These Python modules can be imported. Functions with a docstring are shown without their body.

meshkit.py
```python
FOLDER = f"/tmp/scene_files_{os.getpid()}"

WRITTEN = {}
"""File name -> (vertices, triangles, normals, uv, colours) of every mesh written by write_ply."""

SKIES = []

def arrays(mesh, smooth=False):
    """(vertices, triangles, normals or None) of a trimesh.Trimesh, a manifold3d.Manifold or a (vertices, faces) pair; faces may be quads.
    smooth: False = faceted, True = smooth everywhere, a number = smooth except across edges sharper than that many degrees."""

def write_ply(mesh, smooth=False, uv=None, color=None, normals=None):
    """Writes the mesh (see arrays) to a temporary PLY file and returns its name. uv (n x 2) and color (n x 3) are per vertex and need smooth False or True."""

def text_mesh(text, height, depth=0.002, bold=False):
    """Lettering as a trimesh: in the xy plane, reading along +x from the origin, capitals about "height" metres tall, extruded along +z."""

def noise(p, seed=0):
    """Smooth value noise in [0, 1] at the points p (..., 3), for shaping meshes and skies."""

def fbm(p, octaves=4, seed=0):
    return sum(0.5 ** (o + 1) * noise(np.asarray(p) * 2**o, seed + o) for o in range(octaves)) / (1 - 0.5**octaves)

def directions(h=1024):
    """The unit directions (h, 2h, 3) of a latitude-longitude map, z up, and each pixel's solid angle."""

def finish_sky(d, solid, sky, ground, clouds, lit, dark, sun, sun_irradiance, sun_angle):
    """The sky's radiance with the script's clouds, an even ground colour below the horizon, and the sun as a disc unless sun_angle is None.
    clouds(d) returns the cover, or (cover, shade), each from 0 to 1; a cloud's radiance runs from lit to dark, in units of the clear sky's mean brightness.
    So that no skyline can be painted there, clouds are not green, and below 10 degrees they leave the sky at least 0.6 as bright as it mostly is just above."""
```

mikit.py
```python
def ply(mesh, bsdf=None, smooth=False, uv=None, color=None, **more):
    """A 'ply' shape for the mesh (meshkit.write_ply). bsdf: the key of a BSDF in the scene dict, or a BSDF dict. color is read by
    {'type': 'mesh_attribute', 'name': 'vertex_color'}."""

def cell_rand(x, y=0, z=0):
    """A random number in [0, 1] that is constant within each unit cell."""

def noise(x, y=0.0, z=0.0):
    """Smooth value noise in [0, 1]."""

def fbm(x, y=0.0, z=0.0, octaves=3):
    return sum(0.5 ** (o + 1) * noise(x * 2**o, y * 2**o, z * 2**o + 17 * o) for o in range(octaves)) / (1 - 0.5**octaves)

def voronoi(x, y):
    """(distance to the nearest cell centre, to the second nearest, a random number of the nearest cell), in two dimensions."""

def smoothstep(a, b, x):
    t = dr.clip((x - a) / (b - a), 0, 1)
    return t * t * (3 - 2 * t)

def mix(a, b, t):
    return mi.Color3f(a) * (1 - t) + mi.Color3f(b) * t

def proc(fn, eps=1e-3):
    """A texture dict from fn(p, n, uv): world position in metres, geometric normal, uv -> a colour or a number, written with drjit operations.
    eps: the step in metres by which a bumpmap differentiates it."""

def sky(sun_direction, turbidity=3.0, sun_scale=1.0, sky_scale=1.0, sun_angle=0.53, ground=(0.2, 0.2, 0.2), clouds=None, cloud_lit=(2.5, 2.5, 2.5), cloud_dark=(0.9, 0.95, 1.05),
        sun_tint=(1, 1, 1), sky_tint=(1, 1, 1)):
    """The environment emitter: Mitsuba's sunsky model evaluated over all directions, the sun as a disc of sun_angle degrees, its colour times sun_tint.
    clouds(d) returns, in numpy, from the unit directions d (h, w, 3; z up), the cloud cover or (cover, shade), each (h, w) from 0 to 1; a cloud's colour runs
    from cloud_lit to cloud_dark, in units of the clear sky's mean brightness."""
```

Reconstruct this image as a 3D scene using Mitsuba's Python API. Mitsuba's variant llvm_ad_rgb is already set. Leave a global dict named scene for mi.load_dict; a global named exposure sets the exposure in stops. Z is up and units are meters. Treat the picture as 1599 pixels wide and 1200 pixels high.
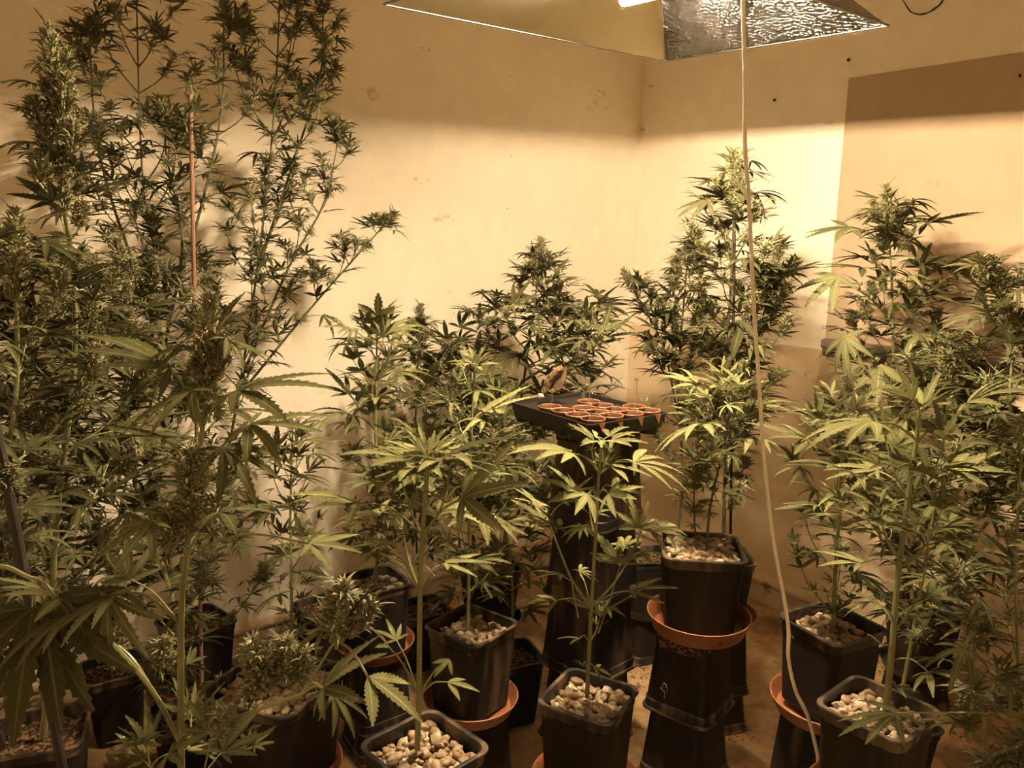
import math, random
import numpy as np, trimesh, shapely
import mitsuba as mi, drjit as dr
import mikit, meshkit
from mikit import proc, noise, fbm, voronoi, cell_rand, smoothstep, mix

T = mi.ScalarTransform4f
scene, labels = {}, {}
PI = math.pi

# ------------------------------------------------------------------ camera, light, exposure
scene['camera'] = {'type': 'perspective', 'fov': 65.085, 'fov_axis': 'x', 'near_clip': 0.05, 'far_clip': 50.0,
    'to_world': T().look_at(origin=[0, 0, 1.5], target=[0.0, 0.9841, 1.3221], up=[-0.0217, 0.1778, 0.9838])}
exposure = 7.05
LAMP = (25.0, 19.0, 12.2)          # radiance of the sodium lamp's glass
BULB = np.array([0.285, 1.745, 2.000])

# ------------------------------------------------------------------ small helpers
def V(*a): return np.array(a[0] if len(a) == 1 else a, float)
def unit(v):
    v = np.asarray(v, float); return v / (np.linalg.norm(v) + 1e-12)
COUNT = {}
def numbered(key):
    n = COUNT.get(key, -1) + 1; COUNT[key] = n
    return key if n == 0 else '%s_%03d' % (key, n)
def tag(key, label=None, cat=None, group=None, kind=None):
    d = {}
    if label: d['label'] = label
    if cat: d['category'] = cat
    if group: d['group'] = group
    if kind: d['kind'] = kind
    labels[key] = d
def put(key, mesh, bsdf, smooth=30, to_world=None, **kw):
    scene[key] = mikit.ply(mesh, bsdf, smooth=smooth, **kw)
    if to_world is not None: scene[key]['to_world'] = to_world
    return key
def part(parent, name, mesh, bsdf, smooth=30, to_world=None, **kw):
    return put(numbered(parent + '__' + name), mesh, bsdf, smooth, to_world, **kw)
def thing(name, label, cat, group=None):
    key = numbered(name); tag(key, label, cat, group); return key
def mat(cols, pos):
    m = np.eye(4); m[:3, 0], m[:3, 1], m[:3, 2], m[:3, 3] = cols[0], cols[1], cols[2], pos
    return T(m)
def box(lo, hi):
    lo, hi = V(lo), V(hi)
    m = trimesh.creation.box(extents=hi - lo); m.apply_translation((lo + hi) / 2); return m
def loft(rings, cap0=True, cap1=True, closed=False):
    """rings: list of (n,3) loops, joined one to the next."""
    n = len(rings[0]); v = np.vstack(rings); f = []
    m = len(rings)
    for a in range(m if closed else m - 1):
        b = (a + 1) % m
        i = np.arange(n); j = (i + 1) % n
        f.append(np.stack([a * n + i, a * n + j, b * n + j], 1)); f.append(np.stack([a * n + i, b * n + j, b * n + i], 1))
    f = np.vstack(f)
    if cap0 and not closed:
        v = np.vstack([v, rings[0].mean(0)]); c = len(v) - 1; i = np.arange(n)
        f = np.vstack([f, np.stack([(i + 1) % n, i, i * 0 + c], 1)])
    if cap1 and not closed:
        v = np.vstack([v, rings[-1].mean(0)]); c = len(v) - 1; i = np.arange(n) + (m - 1) * n; j = (np.arange(n) + 1) % n + (m - 1) * n
        f = np.vstack([f, np.stack([i, j, i * 0 + c], 1)])
    return trimesh.Trimesh(v, f, process=False)
def rrect(a, b, r, n=5):
    """rounded rectangle loop (x, y), half sizes a, b, corner radius r, counter-clockwise."""
    out = []
    for cx, cy, s in ((a - r, b - r, 0), (-a + r, b - r, 1), (-a + r, -b + r, 2), (a - r, -b + r, 3)):
        for k in range(n + 1):
            t = (s + k / n) * PI / 2; out.append((cx + r * math.cos(t), cy + r * math.sin(t)))
    return np.array(out)
def at_height(loop, z): return np.column_stack([loop, np.full(len(loop), z)])
def lathe(profile, n=40):
    """profile: (r, z) pairs, closed if first == last."""
    t = np.arange(n) * 2 * PI / n
    rings = [np.column_stack([r * np.cos(t), r * np.sin(t), np.full(n, z)]) for r, z in profile]
    return loft(rings, cap0=profile[0][0] > 1e-5 and profile[0] != profile[-1], cap1=profile[-1][0] > 1e-5 and profile[0] != profile[-1])
def spline(pts, n):
    """Catmull-Rom through pts."""
    p = np.asarray(pts, float)
    if len(p) == 2: return p[0] + np.linspace(0, 1, n)[:, None] * (p[1] - p[0])
    q = np.vstack([2 * p[0] - p[1], p, 2 * p[-1] - p[-2]])
    out = []
    for u in np.linspace(0, len(p) - 1, n):
        i = min(int(u), len(p) - 2); t = u - i
        a, b, c, d = q[i], q[i + 1], q[i + 2], q[i + 3]
        out.append(0.5 * ((2 * b) + (c - a) * t + (2 * a - 5 * b + 4 * c - d) * t * t + (3 * b - a - 3 * c + d) * t ** 3))
    return np.array(out)
def tube(pts, radii, sides=7, ridge=0.0):
    p = np.asarray(pts, float); t = np.gradient(p, axis=0); t /= np.linalg.norm(t, axis=1, keepdims=True) + 1e-12
    ref = V(0.9, 0.43, 0.05) if abs(t[0][2]) > 0.7 else V(0, 0, 1)
    a = np.cross(t, ref); a /= np.linalg.norm(a, axis=1, keepdims=True) + 1e-12
    b = np.cross(t, a); ang = np.arange(sides) * 2 * PI / sides
    rr = 1 + ridge * (np.arange(sides) % 2)
    r = np.broadcast_to(radii, (len(p),))
    rings = [p[k] + r[k] * (rr * np.cos(ang))[:, None] * a[k] + r[k] * (rr * np.sin(ang))[:, None] * b[k] for k in range(len(p))]
    return loft(rings)

# ------------------------------------------------------------------ materials
CX, CY = 0.5663, 3.8779                       # the room's far corner
U = V(0.6171, -0.7869, 0)                     # along the right wall, towards the camera
Wd = V(-0.7869, -0.6171, 0)                   # along the left wall, towards the camera
def room(s, t, z=0.0):
    """s metres along the right wall from the corner, t metres out from it along the left wall."""
    return V(CX, CY, 0) + U * s + Wd * t + V(0, 0, z)

def paint_fn(light, dark, blotch):
    def fn(p, n, uv):
        a, b = p.x * 0.91 - p.y * 0.47, p.x * 0.31 + p.y * 0.83
        big = smoothstep(0.35, 0.75, fbm(a * 1.7 + 3, b * 1.7, p.z * 1.7, 4))
        c = mix(light, dark, big * 0.75)
        fine = fbm(a * 23, b * 23, p.z * 9, 3)
        c = c * (0.95 + 0.09 * fine)
        s = (p.x + p.y * 0.35) * 5.2; d, _, w = voronoi(s, p.z * 5.2)
        spot = smoothstep(0.042, 0.02, d + 0.02 * noise(a * 90, b * 90, p.z * 90)) * dr.select(w > 0.80, 1.0, 0.0)
        c = mix(c, blotch, spot * 0.75)
        dirt = smoothstep(0.70, 0.80, fbm(a * 5 + 9, b * 5, p.z * 7, 4)) * smoothstep(0.5, 0.75, noise(a * 60, b * 60, p.z * 60))
        return mix(c, blotch, dirt * 0.45)
    return fn
scene['wall_paint'] = {'type': 'diffuse', 'reflectance': proc(paint_fn((.90, .83, .695), (.865, .78, .63), (.40, .29, .17)))}
scene['board_paint'] = {'type': 'diffuse', 'reflectance': proc(paint_fn((.50, .39, .275), (.45, .345, .235), (.22, .14, .07)))}
scene['ceiling_paint'] = {'type': 'diffuse', 'reflectance': {'type': 'rgb', 'value': [.88, .83, .74]}}
scene['sill_wood'] = {'type': 'principled', 'roughness': .45, 'base_color': proc(lambda p, n, uv: mix((.27, .21, .16), (.15, .11, .085), fbm(p.x * 3, p.y * 3, p.z * 140, 3)))}
scene['skirting_paint'] = {'type': 'diffuse', 'reflectance': proc(lambda p, n, uv: mix(mix((.60, .50, .36), (.48, .38, .25), fbm(p.x * 4, p.y * 4, p.z * 9, 3)), (.16, .10, .05),
    smoothstep(.55, .68, fbm(p.x * 12, p.y * 12, p.z * 12, 4)) * .8))}
def floor_fn(p, n, uv):
    a = fbm(p.x * 2.3, p.y * 2.3, 0, 4); b = fbm(p.x * 9 + 5, p.y * 9, 0, 4); g = fbm(p.x * 55, p.y * 55, 0, 3)
    c = mix((.31, .20, .10), (.18, .105, .05), smoothstep(.3, .7, a))
    c = mix(c, (.37, .255, .135), smoothstep(.5, .8, b) * .8)
    c = mix(c, (.10, .06, .03), smoothstep(.56, .72, fbm(p.x * 6 + 20, p.y * 6, 3, 4)) * .75)
    c = c * (.72 + .5 * g)
    crumb = smoothstep(.70, .8, noise(p.x * 120, p.y * 120)) * smoothstep(.45, .6, noise(p.x * 7, p.y * 7 + 3))
    return mix(c, (.05, .03, .015), crumb * .8)
scene['floor_concrete'] = {'type': 'bumpmap', 'arbitrary': proc(lambda p, n, uv: fbm(p.x * 40, p.y * 40, 0, 3)), 'scale': .004,
    'bsdf': {'type': 'principled', 'base_color': proc(floor_fn), 'roughness': .7, 'specular': .3}}
def plastic_fn(mud, amount):
    def fn(p, n, uv):
        st = fbm(p.x * 30, p.y * 30, p.z * 5, 3); gr = noise(p.x * 300, p.y * 300, p.z * 300)
        m = smoothstep(.42, .85, st) * amount * (.7 + .3 * gr)
        return mix((.012, .0095, .008), mud, m)
    return fn
scene['black_plastic'] = {'type': 'principled', 'base_color': proc(plastic_fn((.035, .022, .013), .8)), 'roughness': .6, 'specular': .22}
scene['muddy_plastic'] = {'type': 'principled', 'base_color': proc(plastic_fn((.13, .083, .048), .9)), 'roughness': .6, 'specular': .3}
scene['rim_plastic'] = {'type': 'principled', 'base_color': proc(plastic_fn((.115, .078, .048), 1.5)), 'roughness': .45, 'specular': .45}
scene['tray_plastic'] = {'type': 'principled', 'base_color': {'type': 'rgb', 'value': [.012, .009, .0075]}, 'roughness': .38, 'specular': .5}
scene['terracotta_plastic'] = {'type': 'principled', 'roughness': .42, 'specular': .4, 'base_color': proc(lambda p, n, uv: mix(mix((.25, .095, .042), (.19, .07, .03), fbm(p.x * 20, p.y * 20, p.z * 20, 3)),
    (.09, .05, .028), smoothstep(.6, .75, fbm(p.x * 45, p.y * 45, p.z * 25, 4)) * .8))}
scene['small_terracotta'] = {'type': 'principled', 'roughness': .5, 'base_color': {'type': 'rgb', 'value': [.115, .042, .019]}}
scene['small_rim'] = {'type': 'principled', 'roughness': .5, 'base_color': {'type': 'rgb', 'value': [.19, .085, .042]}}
scene['soil'] = {'type': 'diffuse', 'reflectance': proc(lambda p, n, uv: mix((.035, .02, .011), (.19, .115, .06), smoothstep(.35, .75, noise(p.x * 190, p.y * 190, p.z * 190))))}
scene['crust_soil'] = {'type': 'diffuse', 'reflectance': proc(lambda p, n, uv: mix((.035, .022, .013), (.17, .11, .062), smoothstep(.35, .75, noise(p.x * 160, p.y * 160, p.z * 160))))}
scene['fine_gravel'] = {'type': 'diffuse', 'reflectance': proc(lambda p, n, uv: mix((.09, .055, .03), (.27, .19, .115), cell_rand(p.x * 120, p.y * 120, p.z * 120)))}
PEBBLE_COLS = [((.62, .48, .32), (.50, .37, .23)), ((.46, .32, .19), (.33, .22, .125)), ((.80, .69, .52), (.66, .53, .36)), ((.32, .22, .13), (.22, .14, .08)), ((.56, .41, .25), (.44, .30, .17))]
for i, (c0, c1) in enumerate(PEBBLE_COLS):
    scene['pebble_stone_%d' % i] = {'type': 'principled', 'roughness': .55, 'specular': .35, 'base_color': proc(lambda p, n, uv, c0=c0, c1=c1: mix(mi.Color3f(c0) * .54, mi.Color3f(c1) * .48, smoothstep(.3, .7, fbm(p.x * 70, p.y * 70, p.z * 160, 3))))}
VC = {'type': 'mesh_attribute', 'name': 'vertex_color'}
BLADES = {'pale': ((.148, .152, .066), (.27, .265, .14)), 'mid': ((.100, .102, .045), (.20, .195, .098)), 'dark': ((.064, .064, .030), (.13, .124, .06))}
PETIOLE = (.32, .33, .165)
def leaf_fn(blade, rib):
    """uv.x: across a leaflet from the midrib (0) to the edge (1), 3 on the stalk; uv.y: teeth along it, plus 50 for each leaflet."""
    def fn(p, n, uv):
        ax = dr.abs(uv.x); ph = uv.y - ax * .9; ph = dr.abs(ph - dr.floor(ph) - .5)
        w = .82 + .36 * cell_rand(dr.floor(uv.y / 50) + dr.floor(p.x * 17) * 0)
        vein = smoothstep(.13, .04, ph) * (1 - .6 * ax) * .42
        r = dr.maximum(smoothstep(.16, .05, ax), vein)
        c = mix(mi.Color3f(blade) * w, rib, r)
        return dr.select(ax > 2, mi.Color3f(PETIOLE), c)
    return fn
for k_, (b_, r_) in BLADES.items():
    scene['leaf_' + k_] = {'type': 'principledthin', 'base_color': proc(leaf_fn(b_, r_)), 'roughness': .52, 'diff_trans': .55, 'eta': 1.4, 'spec_trans': 0.0}
scene['bud_skin'] = {'type': 'twosided', 'bsdf': {'type': 'principled', 'base_color': VC, 'roughness': .6, 'specular': .3}}
def stem_fn(c0, c1):
    return proc(lambda p, n, uv: mix(c0, c1, fbm(p.x * 120, p.y * 120, p.z * 14, 3)))
scene['green_stem'] = {'type': 'principled', 'roughness': .4, 'specular': .45, 'base_color': stem_fn((.22, .22, .10), (.15, .155, .062))}
scene['dark_stem'] = {'type': 'principled', 'roughness': .5, 'specular': .35, 'base_color': stem_fn((.09, .092, .045), (.06, .052, .028))}
scene['bamboo'] = {'type': 'principled', 'roughness': .5, 'base_color': stem_fn((.27, .15, .09), (.20, .10, .06))}
scene['old_cane'] = {'type': 'principled', 'roughness': .6, 'base_color': stem_fn((.026, .019, .012), (.017, .012, .008))}
scene['bark'] = {'type': 'bumpmap', 'arbitrary': proc(lambda p, n, uv: fbm(p.x * 120, p.y * 120, p.z * 45, 3)), 'scale': .006, 'bsdf': {'type': 'principled', 'roughness': .7,
    'base_color': proc(lambda p, n, uv: mix((.125, .074, .032), (.05, .028, .012), smoothstep(.35, .7, fbm(p.x * 90, p.y * 90, p.z * 40, 4))))}}
scene['cord_plastic'] = {'type': 'principled', 'roughness': .4, 'base_color': {'type': 'rgb', 'value': [.78, .72, .62]}}
scene['chalk'] = {'type': 'diffuse', 'reflectance': {'type': 'rgb', 'value': [.16, .14, .13]}}
def hammer(p, n, uv):
    a, b = uv.x * 78, uv.y * 78
    d, _, w = voronoi(a, b)
    return dr.square(dr.minimum(d, .6)) * (0.6 + .8 * w)
scene['hammered_aluminium'] = {'type': 'twosided', 'bsdf': {'type': 'bumpmap', 'arbitrary': proc(hammer, 5e-4), 'scale': .011,
    'bsdf': {'type': 'roughconductor', 'material': 'Al', 'alpha': .09, 'specular_reflectance': {'type': 'rgb', 'value': .42}}}}
scene['hem_aluminium'] = {'type': 'roughconductor', 'material': 'Al', 'alpha': .3, 'specular_reflectance': {'type': 'rgb', 'value': .35}}
scene['plain_aluminium'] = {'type': 'twosided', 'bsdf': {'type': 'roughconductor', 'material': 'Al', 'alpha': .30, 'specular_reflectance': {'type': 'rgb', 'value': [.86, .76, .62]}}}
scene['ceramic'] = {'type': 'principled', 'roughness': .4, 'base_color': {'type': 'rgb', 'value': [.75, .72, .66]}}

# ------------------------------------------------------------------ the room
def slab(pts, n, t):
    """a thick flat wall piece: outline pts (in plane), pushed t along n."""
    p = np.asarray(pts, float); return loft([p, p + V(n) * t])
RS, RT, RH = 3.55, 3.75, 2.55
def wall(key, a, b, out):
    m = slab([a, b, b + V(0, 0, RH), a + V(0, 0, RH)], out, .10); m.fix_normals()
    put(key, m, 'wall_paint', False); tag(key, kind='structure')
wall('wall_right', room(-.1, 0), room(RS, 0), -Wd)
wall('wall_left', room(0, 0), room(0, RT), -U)
wall('wall_back', room(RS, -.1), room(RS, RT), U)
wall('wall_near', room(-.1, RT), room(RS + .1, RT), Wd)
m = slab([room(-.1, -.1), room(RS + .1, -.1), room(RS + .1, RT + .1), room(-.1, RT + .1)], V(0, 0, -1), .1); m.fix_normals()
put('floor', m, 'floor_concrete', False); tag('floor', kind='structure')
m = slab([room(-.1, -.1, RH), room(RS + .1, -.1, RH), room(RS + .1, RT + .1, RH), room(-.1, RT + .1, RH)], V(0, 0, 1), .1); m.fix_normals()
put('ceiling', m, 'ceiling_paint', False); tag('ceiling', kind='structure')
scene['dado_paint'] = {'type': 'diffuse', 'reflectance': proc(paint_fn((.71, .585, .41), (.60, .46, .29), (.22, .13, .06)))}
m = slab([room(.0, 0, .1), room(RS, 0, .1), room(RS, 0, 1.105), room(.0, 0, 1.105)], Wd, .0025); m.fix_normals(); part('wall_right', 'dado', m, 'dado_paint', False)
# skirting boards with a rounded top bead
def skirting(key, a, b, inward):
    prof = [(0, 0), (.018, 0), (.018, .078), (.024, .083), (.030, .092), (.031, .101), (.027, .110), (.018, .115), (.0, .118)]
    rings = [np.array([e + V(inward) * x + V(0, 0, z) for x, z in prof]) for e in (a, b)]
    m = loft(rings); m.fix_normals(); put(key, m, 'skirting_paint', 25); tag(key, kind='structure')
skirting('baseboard_right', room(.0, 0), room(RS, 0), Wd)
skirting('baseboard_left', room(.0, 0), room(0, RT), U)
# boarded-up window on the right wall, with its sill
m = slab([room(1.03, .0, 1.15), room(2.75, .0, 1.15), room(2.75, .0, 2.10), room(1.03, .0, 2.10)], Wd, .007); m.fix_normals()
put('window_1', m, 'board_paint', False); tag('window_1', kind='structure')
rings = [np.array([room(s, d, z) for d, z in ((0, 1.085), (.012, 1.085), (.018, 1.095), (.020, 1.112), (.030, 1.118), (.034, 1.126), (.034, 1.140), (.030, 1.148), (0, 1.152))]) for s in (1.03, 2.8)]
m = loft(rings); m.fix_normals(); part('window_1', 'sill', m, 'sill_wood', 25)
# crack in the plaster high on the right wall: a shallow dark seam
cr = [room(s, .002, z) for s, z in ((1.20, 2.33), (1.235, 2.285), (1.28, 2.272), (1.325, 2.29), (1.345, 2.315), (1.40, 2.332), (1.44, 2.375), (1.50, 2.425), (1.56, 2.445))]
put('wall_right__crack', tube(spline(cr, 60), .0026 * (0.6 + meshkit.noise(np.column_stack([np.arange(60) * .37, np.zeros(60), np.zeros(60)]))), 5), 'old_cane')
for i, (s, z) in enumerate(((1.02, 2.165), (1.60, 2.03), (1.62, 2.22), (.72, 2.06))):
    b = trimesh.creation.icosphere(1, .006); b.apply_translation(room(s, .004, z)); part('wall_right', 'nail_hole', b, 'old_cane', True)

# ------------------------------------------------------------------ the lamp hood
def hood():
    c, r, l = V(.4021, 2.3242, 1.99), V(.786, 1.8223, 1.965), V(-.2718, 1.7083, 1.955)
    o = r + l - c; ctr = (r + l) / 2; n = unit(np.cross(r - c, l - c)); n = n * np.sign(n[2])
    top = [ctr + (q - ctr) * .42 + n * .17 for q in (c, r, o, l)]; rim = [c, r, o, l]
    k = thing('reflector_hood', 'large silvery metal lamp hood with open underside hanging under the ceiling', 'lamp')
    def panel(name, quad, bs, nn=24):
        a, b, d, e = quad
        g = np.linspace(0, 1, nn); uu, vv = np.meshgrid(g, g, indexing='ij')
        P = (a * ((1 - uu) * (1 - vv))[..., None] + b * (uu * (1 - vv))[..., None] + d * (uu * vv)[..., None] + e * ((1 - uu) * vv)[..., None]).reshape(-1, 3)
        i, j = np.meshgrid(np.arange(nn - 1), np.arange(nn - 1), indexing='ij'); q = (i * nn + j).ravel()
        f = np.vstack([np.stack([q, q + nn, q + nn + 1], 1), np.stack([q, q + nn + 1, q + 1], 1)])
        w = np.linalg.norm(b - a); hgt = np.linalg.norm(e - a)
        nrm = unit(np.cross(b - a, e - a))
        Q = np.vstack([P, P + nrm * .0015]); F = np.vstack([f, f[:, ::-1] + len(P)])
        uv = np.column_stack([uu.ravel() * w, vv.ravel() * hgt])
        part(k, name, (Q, F), bs, False, uv=np.vstack([uv, uv]))
    for i in range(4):
        j = (i + 1) % 4
        panel('side_panel', (rim[i], rim[j], top[j], top[i]), ('hammered_aluminium', 'hammered_aluminium', 'hammered_aluminium', 'plain_aluminium')[i])
    panel('top_panel', (top[0], top[1], top[2], top[3]), 'hammered_aluminium')
    for i in range(4):
        part(k, 'rim', tube([rim[i], (rim[i] + rim[(i + 1) % 4]) / 2, rim[(i + 1) % 4]], [.0026] * 3, 10), 'hem_aluminium', 40)
    # tubular bulb along the long side, with its holder
    ax = unit(r - c); ax = unit(ax - n * (ax @ n))
    prof = [(0, -.115), (.006, -.114), (.010, -.109), (.0115, -.10), (.0115, .092), (.010, .10), (.010, .12), (0, .12)]
    m = lathe(prof, 24); zc = ax; xc = unit(np.cross(n, zc)); yc = np.cross(zc, xc)
    tw = mat((xc, yc, zc), BULB); m.fix_normals()
    part(k, 'bulb', m, 'ceramic', 30, tw, emitter={'type': 'area', 'radiance': {'type': 'rgb', 'value': list(LAMP)}})
    m = lathe([(0, .115), (.024, .115), (.026, .125), (.026, .185), (.020, .195), (0, .195)], 24); m.fix_normals(); part(k, 'lamp_holder', m, 'ceramic', 30, tw)
    # holder arm and hanging wires
    e = BULB + ax * .18; part(k, 'bracket', tube([e, e + n * .06, ctr + (r - c) * .12 + n * .172], [.006] * 3, 8), 'plain_aluminium')
    for q in top:
        part(k, 'hanging_wire', tube([q, V(q[0], q[1], RH)], [.0018] * 2, 6), 'plain_aluminium')
hood()

# ------------------------------------------------------------------ pots, saucers, stacks
def rotz(a): return T().rotate([0, 0, 1], math.degrees(a))
def pot_meshes(a, b, h, rc=.22):
    """square flower pot: half width a at the rim, b at the base, height h; (body, rim band). Base at z=0."""
    wl = .0028; q = lambda w, z: at_height(rrect(w, w, w * rc + .006, 6), z)
    band = .030; ab = b + (a - .004 - b) * (h - band) / h
    body = loft([q(b - .004, 0), q(b, .004), q(ab, h - band), q(ab - wl, h - band), q(b - wl, .006)])
    body.fix_normals()
    ro = a - .004
    rim = loft([q(ab - .001, h - band), q(ro, h - band + .003), q(ro + .0005, h - .007), q(a + .001, h - .006), q(a + .0022, h - .003), q(a + .0015, h - .0005), q(a - .001, h), q(ro - wl, h - .001), q(ab - wl, h - band)], closed=True)
    rim.fix_normals()
    return body, rim
def put_pot(parent, x, y, z, a, b, h, rot, flip=False, mud='black_plastic', rim='rim_plastic', sub='pot'):
    tw = T().translate([x, y, z]) @ rotz(rot)
    if flip: tw = tw @ T().translate([0, 0, h]) @ T().rotate([1, 0, 0], 180)
    body, rm = pot_meshes(a, b, h)
    if sub:
        k = part(parent, sub, body, mud, 25, tw); part(k, 'rim', rm, rim, 25, tw)
    else:
        part(parent, 'body', body, mud, 25, tw); part(parent, 'rim', rm, rim, 25, tw)
def saucer(x, y, z, r, label, h=.036, bs='terracotta_plastic'):
    k = thing('saucer', label, 'saucer', 'round saucers under the pots')
    prof = [(0, 0), (r * .86, 0), (r * .885, .003), (r * .985, h - .006), (r, h - .004), (r + .0015, h - .001), (r - .001, h), (r * .965, h - .004), (r * .865, .006), (r * .84, .004), (0, .004)]
    m = lathe(prof, 56); m.fix_normals()
    put(k, m, bs, 30, T().translate([x, y, z])); return k
def stack(x, y, ztop, rot, names, h=.21, off=.19, a=.0875, b=.070, mud='black_plastic', crust=False):
    """upturned pots one over the other, the top one's base at ztop."""
    z, i, rg = ztop, 0, random.Random(int(abs(x * 1000) + abs(y * 1000)))
    while z > .03:
        hh = min(h, z)
        k = thing('upturned_pot', names[min(i, len(names) - 1)], 'pot', 'upturned black pots used as stands')
        rr = rot + rg.uniform(-.07, .07)
        put_pot(k, x + (rg.uniform(-.004, .004) if i else 0), y, z - hh, a, b, hh, rr, True, mud if i == 0 or rg.random() < .5 else 'muddy_plastic', sub=None)
        if i == 0 and crust:
            loop = rrect(b + .003, b + .003, .02, 12); ang = np.arange(len(loop)); nz = meshkit.noise(np.column_stack([ang * .55, ang * 0, ang * 0 + x * 7]))
            lo = at_height(loop * 1.012, z - hh + hh - .010); lo[:, 2] -= .040 * nz * nz + .004; hi = at_height(loop, z - hh + hh - .002)
            hi2 = at_height(loop * .86, z + .0015); lo2 = lo.copy(); lo2[:, :2] *= .97
            m = loft([lo2, lo, hi, hi2]); m.fix_normals()
            m.apply_transform(trimesh.transformations.rotation_matrix(rr, [0, 0, 1])); m.apply_translation([x, y, 0])
            part(k, 'soil_crust', m, 'crust_soil', 50)
        z -= min(hh, off) if hh == h else hh
        i += 1

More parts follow.
